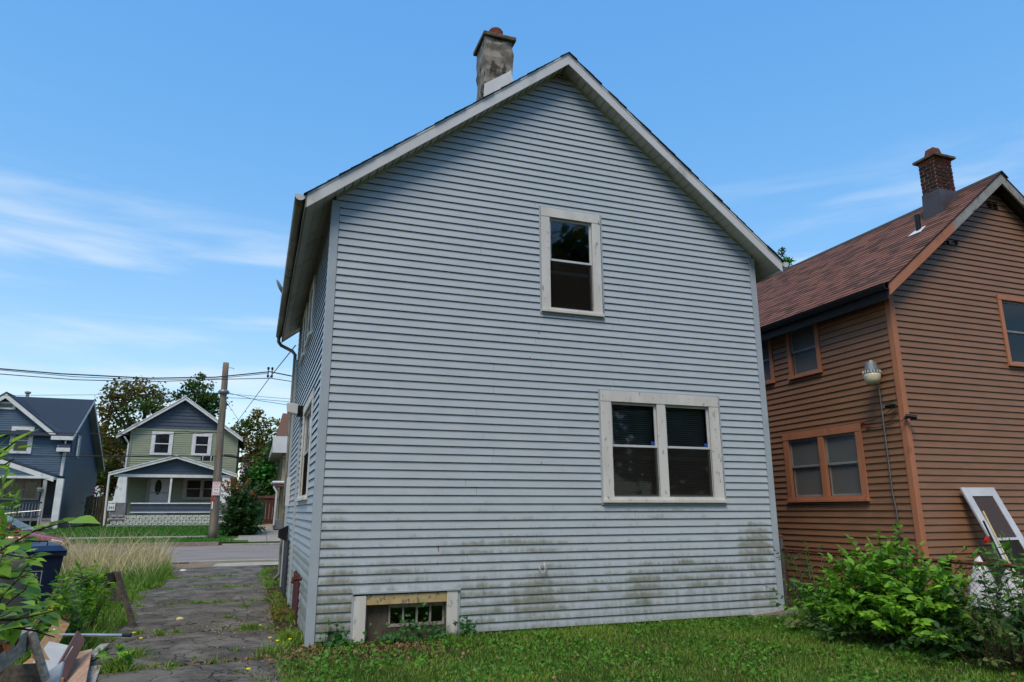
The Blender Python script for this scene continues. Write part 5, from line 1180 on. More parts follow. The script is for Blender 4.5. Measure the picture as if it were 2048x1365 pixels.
tree('small tree tip showing over the brown roof', b0, 6, [blob(*q) for q in ((1562, 505, 16, b0, .10, .28), (1572, 518, 16, b0, .14, .18), (1580, 525, 16, b0, .12, .15), (1560, 525, 16, b0, .2, .2), (1572, 545, 16, b0, .35, .3), (1565, 580, 16, b0, .6, .4))], ['leaf_tree_green', 'leaf_sumac'], 900, .10, 16, .08, group=None)
# pale houses far behind the trees
for i, (x, y, w_, h_) in enumerate(((-11.5, 66, 7, 5.2), (1.5, 62, 7, 5.6))):
    H = thing('white_house', ('white house glimpsed behind the olive tree', 'white house glimpsed behind the yellowing tree')[i], 'house', (x, y, gb))
    wl = Wall((x-w_/2, y, 0), (1, 0, 0), (0, -1, 0)); mb = MB(); wl.slab(mb, 0, w_, gb-.2, gb+h_, -5, 0); obj('wall', mb, 'white_trim', H); obj('roof', MB().prism([(x-w_/2-.3, y-.3, gb+h_), (x+w_/2+.3, y-.3, gb+h_), (x, y-.3, gb+h_+2.4)], (0, 5.6, 0)), 'porch_grey', H)
    for u in (1.2, 3.2, 5.2):
        for v in (.9, 3.4): far_window(wl, H, u, u+.9, gb+v, gb+v+1.3, .1, trim='porch_grey')
# ================================================================== driveway of old asphalt slabs
from mathutils import noise as mnoise
drv = obj('driveway', MB().box(-2.3, -.3, -4.2, 12.6, -.06, -.02), 'asphalt', kind='structure')
rr = random.Random(21)
def dl(y): return -2.3+.18*math.sin(y*.9)+.1*math.sin(y*2.7)-.02*y*(y > 6)
def dr_(y): return -.32+.07*math.sin(y*1.7+1)+.05*math.sin(y*4.1) - (.12 if y < -.2 else 0)
def crk(x, q): return .22*mnoise.noise(V((x*.8, q*3.1, 0)))+.08*mnoise.noise(V((x*3.1, q, 1)))+.03*mnoise.noise(V((x*9, q, 2)))
def gap(x, q): return .012+.03*abs(mnoise.noise(V((x*2.2, q, 5))))
cuts_ = [-4.3, -.72, 1.4, 4.35, 6.9, 9.4, 12.6]
for y0, y1 in zip(cuts_, cuts_[1:]):
    nx, ny = 26, max(6, int((y1-y0)/.15)); mb = MB(); ph = rr.uniform(0, 9)
    for j in range(ny+1):
        for i in range(nx+1):
            t = j/ny; xx = -2.3+2*i/nx; y = (y0+crk(xx, y0)+gap(xx, y0))*(1-t)+(y1+crk(xx, y1)-gap(xx, y1))*t; x = dl(y)+(dr_(y)-dl(y))*i/nx
            ed = min(i, nx-i, j*1.0, (ny-j)*1.0)
            z = .012+.03*math.sin(math.pi*t)*math.sin(math.pi*i/nx)+.012*mnoise.noise(V((x*1.3, y*1.3, ph)))
            if ed < 1: z = -.03; 
            mb.v.append((x+(.05*mnoise.noise(V((y*3, x, 3))) if i in (0, 1, nx-1, nx) else 0), y, z))
    q = nx+1; mb.f = [(j*q+i, j*q+i+1, (j+1)*q+i+1, (j+1)*q+i) for j in range(ny) for i in range(nx)]; mb.c = [None]*len(mb.f)
    obj('asphalt_slab', mb, 'asphalt', drv, smooth=True)

# ================================================================== grass
def blades(pts, h, wd, lean, seed, hv=.4, vb=None):
    g = np.random.default_rng(seed); P = np.asarray(pts, float); n = len(P)
    H = (h if np.ndim(h) else np.full(n, h))*g.uniform(1-hv, 1+hv, n); a = g.uniform(0, 2*np.pi, n); b = g.uniform(0, 2*np.pi, n)
    L1 = np.stack([np.cos(a), np.sin(a), 0*a], 1); wv = np.stack([np.cos(b), np.sin(b), 0*b], 1)*wd*.5*g.uniform(.6, 1.3, n)[:, None]
    ln = (g.uniform(.1, 1, n)*lean)[:, None]*H[:, None]
    mid = P+np.array([0, 0, 1])*(H*.55)[:, None]+L1*ln*.35; tip = P+np.array([0, 0, 1])*(H*g.uniform(.75, 1, n))[:, None]+L1*ln
    vs = np.stack([P-wv, P+wv, mid+wv*.8, mid-wv*.8, tip], 1).reshape(-1, 3); i = np.arange(n)[:, None]*5
    fs = np.concatenate([i+np.array([[0, 1, 2]]), i+np.array([[0, 2, 3]]), i+np.array([[3, 2, 4]])], 1).reshape(-1, 3)
    v = g.uniform(0, 1, n) if vb is None else np.clip(vb+g.uniform(-.3, .3, n), 0, 1)
    return vs, fs, np.repeat(v, 5)
def nz2(x, y, s, o=0): return mnoise.noise(V((x*s, y*s, o)))
g = np.random.default_rng(5); pts = []; vb = []; hh = []
while len(pts) < 105000:
    x, y = g.uniform(-.75, 9.6), g.uniform(-5.2, -.01)
    d = (V((x, y, 0))-CO).length
    if d < 5.9 or (x > 6.9 and y > -1): continue
    if x-CO.x < -.12*(y-CO.y): continue
    dirt_ = smooth(1.9, .2, math.hypot((x-.55)/1.15, (y+.5)/.75)*1.2)+.55*nz2(x, y, 2.2, 4)
    if y > -.32 and x < 2.4: dirt_ += .35
    if x < -.35+.2*nz2(x, y, 2, 7): dirt_ += .9
    if g.uniform() < dirt_: continue
    pts.append((x, y, -.025)); n_ = nz2(x, y, 1.1); vb.append((.3+.5*n_+.3*nz2(x, y, 5, 2)) if g.uniform() > .07 else 1.1); hh.append(.038+.03*max(0, nz2(x, y, .9, 9))+(.02 if y > -.6 else 0))
meshnp('lawn', *blades(pts, np.array(hh), .0075, .9, 6, .5, np.array(vb)), 'grass', kind='stuff')
# broad-leaved lawn weeds and clover between the blades
pts = [(x, y, -.0+abs(g.normal(0, .012))) for x, y in zip(g.uniform(-.6, 9, 16000), g.uniform(-4.8, -.05, 16000)) if nz2(x, y, 1.3, 3) > -.05 and (V((x, y, 0))-CO).length > 5.9 and x > -.3]
meshnp('lawn_weeds', *leafcloud(pts, .038, 31), 'leaf_weed_v', kind='stuff')
# dead clippings and leaf litter
pts = []
while len(pts) < 2600:
    x, y = g.normal(.45, .7), g.normal(-.45, .3)
    if y < -.02 or x < 0: pts.append((x, min(y, .4), -.018+abs(g.normal(0, .006))))
pts += [(g.uniform(-.6, 8), g.uniform(-4.5, -.05), .01) for _ in range(900)]+[(-.25+g.normal(0, .12), g.uniform(-.5, 6), .0) for _ in range(350)]+[(x, -.72+crk(x, -.72)+g.normal(0, .04), .004) for x in g.uniform(-2.2, -.4, 260)]
meshnp('leaf_litter', *leafcloud(pts, .03, 32, sizes=(.3, 1.5)), 'dead_bits', kind='stuff')
# weeds in the driveway cracks and along the house
pts = []; hh = []
def tuft(cx, cy, r, n, h):
    for _ in range(n):
        a = g.uniform(0, 6.28); q = abs(g.normal(0, r)); pts.append((cx+q*math.cos(a), cy+q*math.sin(a)*.8, -.01)); hh.append(h*max(.35, 1-q/r*.35))
for px, py, r, n, h in ((490, 1218, .12, 220, .09), (455, 1240, .14, 260, .08), (500, 1262, .16, 330, .12), (320, 1275, .08, 160, .1), (320, 1200, .1, 120, .06), (590, 1240, .1, 260, .15), (575, 1285, .13, 380, .15), (540, 1300, .06, 70, .06), (470, 1305, .07, 80, .06), (270, 1320, .14, 320, .14), (230, 1345, .16, 360, .16), (340, 1345, .08, 110, .07), (265, 1185, .2, 260, .07), (420, 1166, .25, 220, .08), (520, 1165, .2, 180, .08), (350, 1160, .3, 260, .1), (580, 1210, .1, 160, .08), (480, 1350, .06, 60, .06), (390, 1320, .05, 60, .05), (600, 1275, .08, 160, .12)):
    p = at(px, py, 2, 0); tuft(p.x, p.y, r, n, h)
for yc, m_ in ((-.72, 16), (1.4, 14), (4.35, 34), (6.9, 26), (9.4, 26)):
    for _ in range(m_):
        x = -1.3+g.normal(0, .65); x = min(-.35, max(-2.25, x)); tuft(x, yc+crk(x, yc)+g.normal(0, .03), g.uniform(.03, .09), 30, g.uniform(.03, .09))
for _ in range(45):
    y = g.uniform(-.6, 12); tuft(dr_(y)+abs(g.normal(0, .1)), y, .08, 45, g.uniform(.04, .12))
for _ in range(60):
    y = g.uniform(-.6, 12); tuft(dl(y)-.1+g.normal(0, .1), y, .1, 60, .1)
meshnp('driveway_weeds', *blades(pts, np.array(hh), .009, 1.0, 8, .4), 'grass', kind='stuff')
# moss by the cellar hatch
pts = [(x, y, .004+abs(g.normal(0, .006))) for x, y in zip(-.2+g.normal(0, .1, 2600), g.uniform(.6, 5.4, 2600)) if nz2(x, y, 2.2, 8) > 0]
meshnp('moss', *leafcloud(pts, .02, 33), 'leaf_tree_yellow', kind='stuff')
# verge left of the drive: green grass, then a stand of tall dry grass
pts = []; hh = []; vb = []
while len(pts) < 44000:
    x, y = g.uniform(-7.5, -2.1), g.uniform(-1, 13)
    if x > dl(y)-.05+.2*nz2(x, y, 1.5): continue
    pts.append((x, y, -.03)); hh.append(.16+.1*nz2(x, y, 1)+.14*smooth(6, 9, y)); vb.append(.25+.5*nz2(x, y, .8, 5)+.1*smooth(7, 11, y))
meshnp('verge_grass', *blades(pts, np.array(hh), .012, 1.0, 9, .5, np.array(vb)), 'grass', kind='stuff')
pts = []; hh = []
while len(pts) < 16000:
    x, y = g.uniform(-9, -2.3), g.uniform(7.8, 13.6)
    t = smooth(-2.4, -3.4, x)*smooth(8.2, 10.6, y)
    if g.uniform() > t*(.6+.9*nz2(x, y, .9)): continue
    pts.append((x, y, -.03)); hh.append(max(.15, .58*(.55+.45*t)+.32*nz2(x, y, 1.0)))
for _ in range(1500):
    x, y = g.uniform(-8, -2.6), g.uniform(8, 13.4); pts.append((x, y, -.03)); hh.append(g.uniform(.7, 1.0))
meshnp('tall_dry_grass', *blades(pts, np.array(hh), .012, .9, 10, .55), 'dry_grass', kind='stuff')
# grass on the far side of the street
pts = [(x, y, gz(x, y)) for x, y in zip(g.uniform(-13, -.9, 26000), g.uniform(24.3, 33.6, 26000)) if not 26.9 < y < 28.25 and not (x > -1.3 and y > 24)]
meshnp('far_grass', *blades(pts, .08, .03, 1.0, 11), 'grass_far', kind='stuff')

# ================================================================== leaves and shrubs
def leafmesh(name, outline, fold=.25, droop=.25):
    """half outline [(y,x)...] mirrored about the midrib; unit length along +Y"""
    vs = []; n = len(outline)
    for y, x in outline: vs.append((0, y, -droop*y*y))
    for s in (-1, 1):
        for y, x in outline: vs.append((s*x, y, -droop*y*y+fold*x))
    fs = []
    for i in range(n-1):
        fs += [(i, i+1, n+i+1, n+i), (i, 2*n+i, 2*n+i+1, i+1)]
    me = bpy.data.meshes.new(name); me.from_pydata(vs, [], fs); me.validate(); return me
OV = [(0, .02), (.12, .16), (.3, .26), (.5, .27), (.7, .2), (.87, .09), (1, .005)]
OVP = [(0, .01), (.07, .09), (.16, .17), (.19, .155), (.3, .215), (.33, .2), (.45, .21), (.48, .19), (.6, .165), (.63, .145), (.76, .09), (.88, .045), (1, .002)]
SER = [(0, .02), (.08, .14), (.14, .2), (.17, .18), (.3, .29), (.33, .26), (.46, .3), (.49, .26), (.62, .26), (.65, .22), (.78, .16), (.8, .13), (1, .005)]
NAR = [(0, .02), (.2, .1), (.45, .14), (.7, .1), (1, .005)]
LOB = [(0, .03), (.1, .3), (.22, .42), (.3, .24), (.45, .36), (.58, .42), (.62, .18), (.78, .16), (1, .01)]
IVY = [(0, .05), (.05, .38), (.2, .5), (.32, .3), (.5, .36), (.6, .22), (.8, .12), (1, .01)]
def arr(me):
    v = np.empty(len(me.vertices)*3, np.float32); me.vertices.foreach_get('co', v); me.calc_loop_triangles()
    t = np.empty(len(me.loop_triangles)*3, np.int32); me.loop_triangles.foreach_get('vertices', t); return v.reshape(-1, 3), t.reshape(-1, 3)
def frame(d, up):
    d = V(d).normalized(); x = d.cross(V(up))
    if x.length < 1e-3: x = d.cross(V((1, 0, 0)))
    x.normalize(); z = x.cross(d); return Matrix(((x.x, d.x, z.x), (x.y, d.y, z.y), (x.z, d.z, z.z)))
LEAFME = {}
def leaves(parent, L, outline, mat, matv, nobj=300, fold=.25, droop=.25, key=None):
    """L: list of (pos, dir, up, size). The ones nearest the camera become leaf parts, the rest one joined part"""
    kname = (id(outline), mat, fold, droop)
    if kname not in LEAFME:
        me = leafmesh('leaf', outline, fold, droop); me.materials.append(MATS[mat]); LEAFME[kname] = me
    me = LEAFME[kname]; L = sorted(L, key=lambda q: (V(q[0])-CO).length); po = wpos(parent)
    for p, d, u, s in L[:nobj]:
        o = bpy.data.objects.new('leaf', me); COL.objects.link(o); o.parent = parent
        M = frame(d, u).to_4x4(); M.translation = V(p)-po; o.matrix_local = M @ Matrix.Diagonal((s, s, s, 1))
    if L[nobj:]:
        v, t = arr(me); VS = []; FS = []; VV = []; rr = random.Random(1)
        for i, (p, d, u, s) in enumerate(L[nobj:]):
            M = np.array(frame(d, u)); VS.append(v @ M.T*s+np.array(p)); FS.append(t+i*len(v)); VV.append(np.full(len(v), rr.random()))
        meshnp('foliage', np.concatenate(VS), np.concatenate(FS), np.concatenate(VV), matv, parent, kind='stuff')
def shrub(name, lab, cat, base, top_pts, outline, mat, matv, size, seed, per=14, nobj=300, stem='green_stem', sr=.008, start=.35, upb=.8, fold=.25, droop=.25, group=None, spread=.25, pair=True, flat=.5):
    """stems arch from the base to each top point; leaves sit along them"""
    T = thing(name, lab, cat, base, group=group); rr = random.Random(seed); base = V(base); mb = MB(); L = []
    for tp in top_pts:
        tp = V(tp); b = base+V((rr.uniform(-1, 1)*spread, rr.uniform(-1, 1)*spread, -.02)); m = b.lerp(tp, .5)+V((0, 0, (tp-b).length*.12)); ps = []
        for i in range(7):
            t = i/6; ps.append(b*(1-t)**2+m*2*t*(1-t)+tp*t*t)
        mb.tube(ps, [sr*(1-.75*i/6) for i in range(7)], 5, caps=False)
        for k in range(per):
            t = start+(1-start)*(k+rr.random())/per; f = t*6; i = min(5, int(f)); p = ps[i].lerp(ps[i+1], f-i); d = (ps[i+1]-ps[i]).normalized()
            for s in ((-1, 1) if pair else (rr.choice((-1, 1)),)):
                sd = d.cross(V((rr.gauss(0, .4), rr.gauss(0, .4), 1))).normalized()*s
                out = (sd+d*rr.uniform(.1, .9)+V((rr.gauss(0, .25), rr.gauss(0, .25), rr.gauss(-.05, .2)))).normalized()
                L.append((p, out, (rr.gauss(0, flat), rr.gauss(0, flat)-.2, upb), size*rr.uniform(.4, 1.3)*(1-.35*(t > .93))))
        L.append((tp, (tp-ps[4]).normalized(), (0, -.2, 1), size*.7))
    obj('stems', mb, stem, T, smooth=True); leaves(T, L, outline, mat, matv, nobj, fold, droop); return T
rr = random.Random(31)
def dome(cx, cy, rx, ry, h, n, zmin=.15, rnd=rr, lo=.75):
    res = []
    while len(res) < n:
        a = rnd.uniform(0, 6.283); e = math.asin(rnd.uniform(zmin, 1)); k = rnd.uniform(lo, 1.05)
        res.append((cx+rx*k*math.cos(a)*math.cos(e), cy+ry*k*math.sin(a)*math.cos(e), h*k*math.sin(e)))
    return res
shrub('leafy_bush', 'big bright green leafy bush at the chain-link fence', 'bush', (6.35, -2.35, 0), dome(6.25, -2.3, .85, 1.15, 1.24, 150, .1), SER, 'leaf_bush', 'leaf_bush_v', .105, 41, per=16, nobj=300, stem='twig', spread=.3)
shrub('leafy_bush', 'lower greyish-green bush right of the big bright one', 'bush', (6.2, -3.5, 0), dome(6.3, -3.45, .6, .75, .95, 40, .05), OV, 'leaf_pale', 'leaf_dark_v', .085, 42, per=12, nobj=160, stem='twig', spread=.25)
def fern(name, lab, base, tops, seed, mat, size=.05, per=16, sr=.006, cat='weed', group=None, nobj=0, outline=NAR, matp='leaf_vine', stem='green_stem', spread=.1):
    return shrub(name, lab, cat, base, tops, outline, matp, mat, size, seed, per=per, nobj=nobj, sr=sr, start=.2, spread=spread, stem=stem, group=group)
fern('feathery_weed', 'tall feathery weed by the rusty fence post', (6.55, -.75, 0), [(6.4+.3*math.sin(k*2.1), -.75+.3*math.cos(k*1.7), .75+.3*((k*37) % 10)/10-.35*(k % 3 == 0)) for k in range(16)], 43, 'leaf_dark_v', .075, 20)
fern('feathery_weed', 'low tangle of weeds left of the big bush', (6.35, -1.0, 0), [(6.25+.45*math.sin(k*2.3), -1.05+.45*math.cos(k*1.3), .28+.35*((k*53) % 10)/10) for k in range(24)], 44, 'leaf_weed_v', .08, 12, outline=OV)
fern('narrow_leaved_weed', 'tall narrow-leaved weed at the right edge before the storm door', (6.9, -3.3, 0), [(6.75+.3*math.sin(k*2.1), -3.45+.4*math.cos(k*1.7), .8+.4*((k*37) % 10)/10) for k in range(20)], 45, 'leaf_weed_v', .11, 16)
fern('narrow_leaved_weed', 'dark weedy growth filling the lower right corner of the fence', (6.5, -4.0, 0), [(6.35+.55*math.sin(k*2.1), -4.0+.6*math.cos(k*1.7), .35+.5*((k*37) % 10)/10) for k in range(34)], 46, 'leaf_dark_v', .1, 14)
fern('low_weeds', 'low dark weeds at the foot of the big bush', (6.0, -2.3, 0), [(5.85+.3*math.sin(k*2.1), -2.4+1.2*math.cos(k*1.7), .1+.2*((k*37) % 10)/10) for k in range(40)], 47, 'leaf_dark_v', .07, 9, spread=.9, outline=OV, sr=.0015)
p = at(1605, 1245, 2, .05); fern('fallen_sprig', 'pale broken sprig lying at the lawn edge by the fence post', (p.x, p.y, 0), [at(1645, 1215, 2, .12), at(1585, 1252, 2, .1), at(1580, 1240, 2, .12)], 48, 'leaf_pale', .1, 4, nobj=40, matp='leaf_pale', outline=LOB, spread=.03)
# ivy round the basement window
def ivy(lab, areas, seed, n):
    T = thing('ivy', lab, 'ivy', areas[0][:1]+(-.06, 0), group='ivy at the foot of the grey wall'); rr = random.Random(seed); L = []; mb = MB()
    for cx, hw_, h, k in areas:
        for i in range(k):
            x = cx+rr.gauss(0, hw_*.6); z = abs(rr.gauss(0, h*.55)); y = -.05-abs(rr.gauss(0, .05))-(.1*rr.random() if z < .08 else 0); L.append(((x, y, z), (rr.gauss(0, .6), -.5, rr.gauss(-.2, .5)), (rr.gauss(0, .3), -.8, .8), rr.uniform(.035, .065)))
        for i in range(5): mb.tube([(cx+rr.gauss(0, hw_*.4), -.05, -.02), (cx+rr.gauss(0, hw_*.5), -.07, h*.5), (cx+rr.gauss(0, hw_*.6), -.05, h)], .003, 4)
    obj('stems', mb, 'twig', T); leaves(T, L, IVY, 'leaf_ivy', 'leaf_dark_v', n)
ivy('ivy climbing in front of the basement window panes', [(1.15, .35, .22, 130), (1.5, .12, .12, 40)], 51, 200)
ivy('ivy clump left of the basement window', [(.33, .12, .12, 60)], 52, 80)
ivy('ivy clump right of the basement window', [(1.86, .12, .17, 60)], 53, 80)
for i, (px, py) in enumerate(((655, 1262), (672, 1262))):
    p = at(px, py, 1, -.08); shrub('broad_leaf_weed', ('left', 'right')[i]+' one of two upright broad leaves against the grey siding', 'weed', (p.x, -.08, 0), [(p.x+.01, -.09, p.z+.06), (p.x-.02, -.1, p.z-.02)], OV, 'leaf_ivy', 'leaf_dark_v', .09, 54+i, per=2, nobj=20, spread=.02, group=None)
# dandelion-like yellow flowers
for i, (px, py) in enumerate(((595, 1228), (580, 1280), (540, 1277), (555, 1283), (497, 1340), (520, 1252), (190, 1254), (268, 1267), (282, 1278), (195, 1300))):
    p = at(px, py, 2, .05); obj('flower', MB().lathe([(.002, -.06), (.002, 0), (.022, .006), (.018, .014), (.002, .016)], p.x, p.y, 8, cz=p.z), 'flower_yellow', label='small yellow flower in the driveway weeds', category='flower', group='yellow flowers in the driveway') if False else tag(obj('flower', MB().lathe([(.002, -.06), (.002, 0), (.022, .006), (.018, .014), (.002, .016)], p.x, p.y, 8, cz=p.z), 'flower_yellow'), 'small yellow flower among the driveway weeds', 'flower', 'yellow flowers in the driveway')
# stones and litter on the drive
def rock(lab, px, py, s, mat, seed):
    p = at(px, py, 2, .0); crumple('stone', lab, 'stone', (p.x, p.y, .02+s*.5), (s, s*.7, s*.6), mat, seed, 5)
rock('pale tan stone lying on the driveway', 359, 1246, .05, 'handle_wood', 61)
tag(crumple('litter', 'scrap of white litter at the grass edge', 'litter', at(366, 1142, 2, .03), (.07, .05, .03), 'plastic_white', 62), group=None)
pts = [(at(px, py, 2, 0).x+g.normal(0, .16), at(px, py, 2, 0).y+g.normal(0, .25), .035) for px, py, n in ((455, 1265, 60), (470, 1255, 60), (430, 1255, 40), (380, 1240, 40), (350, 1270, 40), (500, 1235, 30), (420, 1300, 30), (300, 1290, 30), (330, 1230, 30)) for _ in range(n)]
meshnp('white_gravel', *leafcloud(pts, .012, 34, sizes=(.3, 1.5)), 'handle_wood', kind='stuff')

# ================================================================== chain-link fence between the houses
fx = 6.76
ff = thing('chain_link_fence', 'rusty chain-link fence running forward from the grey house corner', 'fence', (fx, -2, 0))
for y, h in ((.12, 1.05), (-2.6, .92), (-5.2, .92)): obj('post', MB().tube([(fx, y, -.1), (fx+.0, y, h)], .035, 10), 'galvanised' if y > 0 else 'rust', ff)
obj('top_rail', MB().tube([(fx, .12, .89), (fx, -2.6, .88), (fx, -5.2, .88)], .021, 8), 'rust', ff); obj('post_cap', MB().lathe([(.04, 0), (.04, .02), (.02, .045), (.002, .05)], fx, .12, 10, cz=1.05), 'rust', ff)
obj('tension_bar', MB().box(fx-.006, fx+.006, .03, .05, .05, .86), 'rust', ff)
for z in (.88, .55, .2): obj('clamp', MB().lathe([(.038, 0), (.045, 0), (.045, .025), (.038, .025)], fx, .12, 10, cz=z), 'galvanised', ff)
mb = MB(); y = .9
while y > -5.6:
    for s in (-1, 1):
        y0, z0, y1, z1 = y, .03, y+s*.84, .87
        for a, b in ((0, 1),):
            ya, yb = y0, y1
            if min(ya, yb) < -5.2 or max(ya, yb) > .05:
                t0 = max(0, min(1, (.05-ya)/(yb-ya))) if yb > ya else 0
                if ya > .05:
                    t = (ya-.05)/(ya-yb) if yb < ya else None
                    if t is None or t >= 1: continue
                    mb.tube([(fx+.004*s, ya+(yb-ya)*t, z0+(z1-z0)*t), (fx+.004*s, yb, z1)], .0022, 3, caps=False); continue
                if yb > .05: mb.tube([(fx+.004*s, ya, z0), (fx+.004*s, .05, z0+(z1-z0)*t0)], .0022, 3, caps=False)
                continue
            mb.tube([(fx+.004*s, ya, z0), (fx+.004*s, yb, z1)], .0022, 3, caps=False)
    y -= .062
obj('wire_mesh', mb, 'rust', ff)
tag(obj('timber', MB().beam((5.95, -.1, .0), (6.75, -.08, .05), .1, .07), 'grey_wood'), 'grey timber lying at the foot of the grey house corner', 'timber')

# ================================================================== left foreground
def PD(px, py, d): return CO + ray(px, py)*d
# tree stump
sp_ = at(66, 1290, 2, 0)
mb = MB(); rs = random.Random(71); n = 28; nzz = 12; cx, cy, r0 = sp_.x-.68, sp_.y+.1, .5
for j in range(nzz+1):
    z = -.05+1.02*j/nzz
    for k in range(n):
        a = 2*math.pi*k/n; r = r0*(1+.12*math.exp(-z*4))*(1+.06*math.sin(a*5+z*2)+.05*mnoise.noise(V((math.cos(a)*2, math.sin(a)*2, z*1.5))))
        if j == nzz: r *= .9
        mb.v.append((cx+r*math.cos(a), cy+r*math.sin(a), z+(.05*mnoise.noise(V((a, 3, 1))) if j >= nzz-1 else 0)))
mb.f = [(j*n+k, j*n+(k+1) % n, (j+1)*n+(k+1) % n, (j+1)*n+k) for j in range(nzz) for k in range(n)]+[tuple(range(nzz*n, nzz*n+n))]; mb.c = [None]*len(mb.f)
tag(obj('tree_stump', mb, 'stump_bark', smooth=True), 'thick grey tree stump behind the leaves at the left edge', 'stump')
# sawhorses
def sawhorse(lab, loc, rz, L_=1.15, H=.72, lean=0, mat='grey_wood'):
    T = thing('sawhorse', lab, 'sawhorse', loc, rz, group='old wooden sawhorses')
    def lb(name, p, q, a, b, up=(0, 0, 1), m=mat): return obj(name, MB().beam(p, q, a, b, up), m, T, local=True, bevel=.004)
    lb('beam', (0, -L_/2, H-.07), (0, L_/2, H-.07), .04, .14)
    for y in (-L_/2+.1, L_/2-.1):
        for s in (-1, 1): lb('leg', (s*.03, y, H-.01), (s*.3, y+(.08 if y > 0 else -.08), 0), .035, .09, up=(0, 1, 0))
        lb('gusset', (-.13, y, H-.28), (.13, y, H-.28), .022, .15, m='dark_wood')
    return T
sawhorse('weathered grey sawhorse nearest the camera at the lower left', (-1.97, -3.66, 0), R(3), 1.2, .72)
sawhorse('dark old sawhorse standing in weeds beside the driveway', (-2.48, 1.55, 0), R(-24), 1.1, .7, mat='dark_wood')
# boards and poles of the lumber pile
def board(name, lab, p, q, w_, t_, mat, up=(0, 0, 1), cat='board'):
    return tag(obj(name, MB().beam(p, q, w_, t_, up), mat, bevel=.003), lab, cat)
Z = lambda px, py, z: at(px, py, 2, z)
board('plank', 'long pinkish plywood strip with a broken far end', Z(165, 1305, .1), Z(140, 1400, .12), .17, .022, 'pink_wood', (-.2, 0, 1))
board('plank', 'thick tan board leaning out from under the leaves', Z(128, 1240, .33), Z(80, 1318, .28), .14, .04, 'tan_wood', (.5, -.2, .8))
board('laminate_board', 'white laminate panel on the lumber pile', Z(122, 1290, .3), Z(80, 1350, .22), .2, .018, 'white_board', (.3, -.3, .9))
board('maroon_board', 'dark red painted board pointing away over the pile', Z(162, 1272, .3), Z(120, 1350, .18), .12, .018, 'maroon_board', (.75, -.1, .6))
board('plank', 'tan strip of wood under the dark red board', Z(145, 1300, .2), Z(118, 1362, .14), .06, .03, 'tan_wood')
board('painted_board', 'pale grey painted board end at the bottom edge', Z(108, 1338, .42), Z(92, 1400, .4), .13, .02, 'paint_grey', (-.5, -.4, .8))
board('plank', 'short grey plank end lying on the asphalt', Z(210, 1290, .06), Z(178, 1318, .05), .09, .03, 'grey_wood')
board('plank', 'brown plank low under the near sawhorse', Z(85, 1310, .15), Z(20, 1360, .15), .1, .03, 'tan_wood')
board('plank', 'grey plank low under the near sawhorse', Z(90, 1325, .1), Z(25, 1375, .1), .09, .04, 'dark_wood')
board('plank', 'flat grey board beneath the plywood strip', Z(185, 1335, .03), Z(160, 1400, .03), .14, .025, 'grey_wood')
board('plank', 'small tan board lying beside the dark sawhorse', Z(118, 1252, .3), Z(140, 1222, .36), .1, .03, 'tan_wood')
a, b = Z(112, 1270, .3), Z(262, 1271, .3); PL = thing('extension_pole', 'silver extension pole lying across the lumber pile', 'pole', a); obj('tube', MB().tube([a, a.lerp(b, .9)], .014, 8), 'silver_pole', PL); obj('grip', MB().tube([a.lerp(b, .89), b], .017, 8), 'black_plastic', PL)
PL2 = thing('plastic_bracket', 'small white plastic bracket at the end of the silver pole', 'bracket', Z(108, 1268, .3)); c = Z(108, 1270, .3); obj('arm', MB().tube([c+V((0, 0, .05)), c+V((-.03, -.05, 0)), c+V((-.05, -.12, -.04))], .012, 6), 'white_trim', PL2)
# big-leaved saplings close to the camera
def sapling(lab, stemlists, lf, seed, size_mat='leaf_vine', outline=OVP, extra=()):
    T = thing('sapling', lab, 'sapling', (PD(*stemlists[0][0]).x, PD(*stemlists[0][0]).y, 0)); mb = MB(); rr = random.Random(seed); L = []
    for s in stemlists: mb.tube([PD(*p) for p in s], [.007*(1-.6*i/(len(s)-1)) for i in range(len(s))], 5)
    s0 = PD(*stemlists[0][0]); mb.tube([(s0.x-.1, s0.y, -.05), (s0.x-.05, s0.y, s0.z*.5), s0], [.012, .01, .008], 6)
    obj('stems', mb, 'twig', T, smooth=True)
    for (x0, y0, x1, y1, d) in lf:
        a = PD(x0, y0, d); b = PD(x1, y1, d+rr.uniform(-.12, .08)); L.append((a, b-a, V((rr.gauss(0, .25), rr.gauss(-.35, .25), 1)), (b-a).length))
    leaves(T, L, outline, size_mat, size_mat, 400, .18, .12); return T
d = 3.7
sapling('sapling with long lime leaves reaching in at the left edge', [[(-40, 960, d), (-10, 915, d), (20, 892, d), (40, 875, d)], [(-30, 945, d), (10, 930, d), (28, 918, d)]],
        [(22, 888, 76, 850, d), (26, 885, 60, 862, d-.1), (-8, 905, 16, 866, d), (18, 898, 80, 889, d), (40, 900, 70, 884, d), (-15, 925, 28, 908, d), (-6, 915, 30, 885, d+.1), (-10, 930, 18, 935, d), (-12, 880, 12, 862, d), (-20, 948, 12, 928, d), (-12, 902, 24, 905, d-.1)], 81)
d = 3.6
sapling('arching branch with broad leaves over the blue bin', [[(-30, 1120, d), (20, 1090, d), (66, 1064, d), (110, 1050, d), (150, 1040, d)]],
        [(140, 1042, 198, 1038, d), (122, 1046, 152, 1032, d), (98, 1052, 130, 1036, d), (66, 1062, 98, 1044, d), (66, 1066, 30, 1066, d), (40, 1078, 4, 1082, d), (48, 1076, 80, 1078, d), (30, 1085, 62, 1095, d), (90, 1055, 62, 1052, d), (72, 1062, 108, 1062, d), (20, 1090, -10, 1076, d), (10, 1096, 42, 1104, d), (24, 1092, 8, 1110, d), (-4, 1104, 30, 1114, d), (55, 1072, 44, 1058, d), (14, 1094, 50, 1086, d+.1)], 82)
d = 3.5
lf = []
rq = random.Random(83)
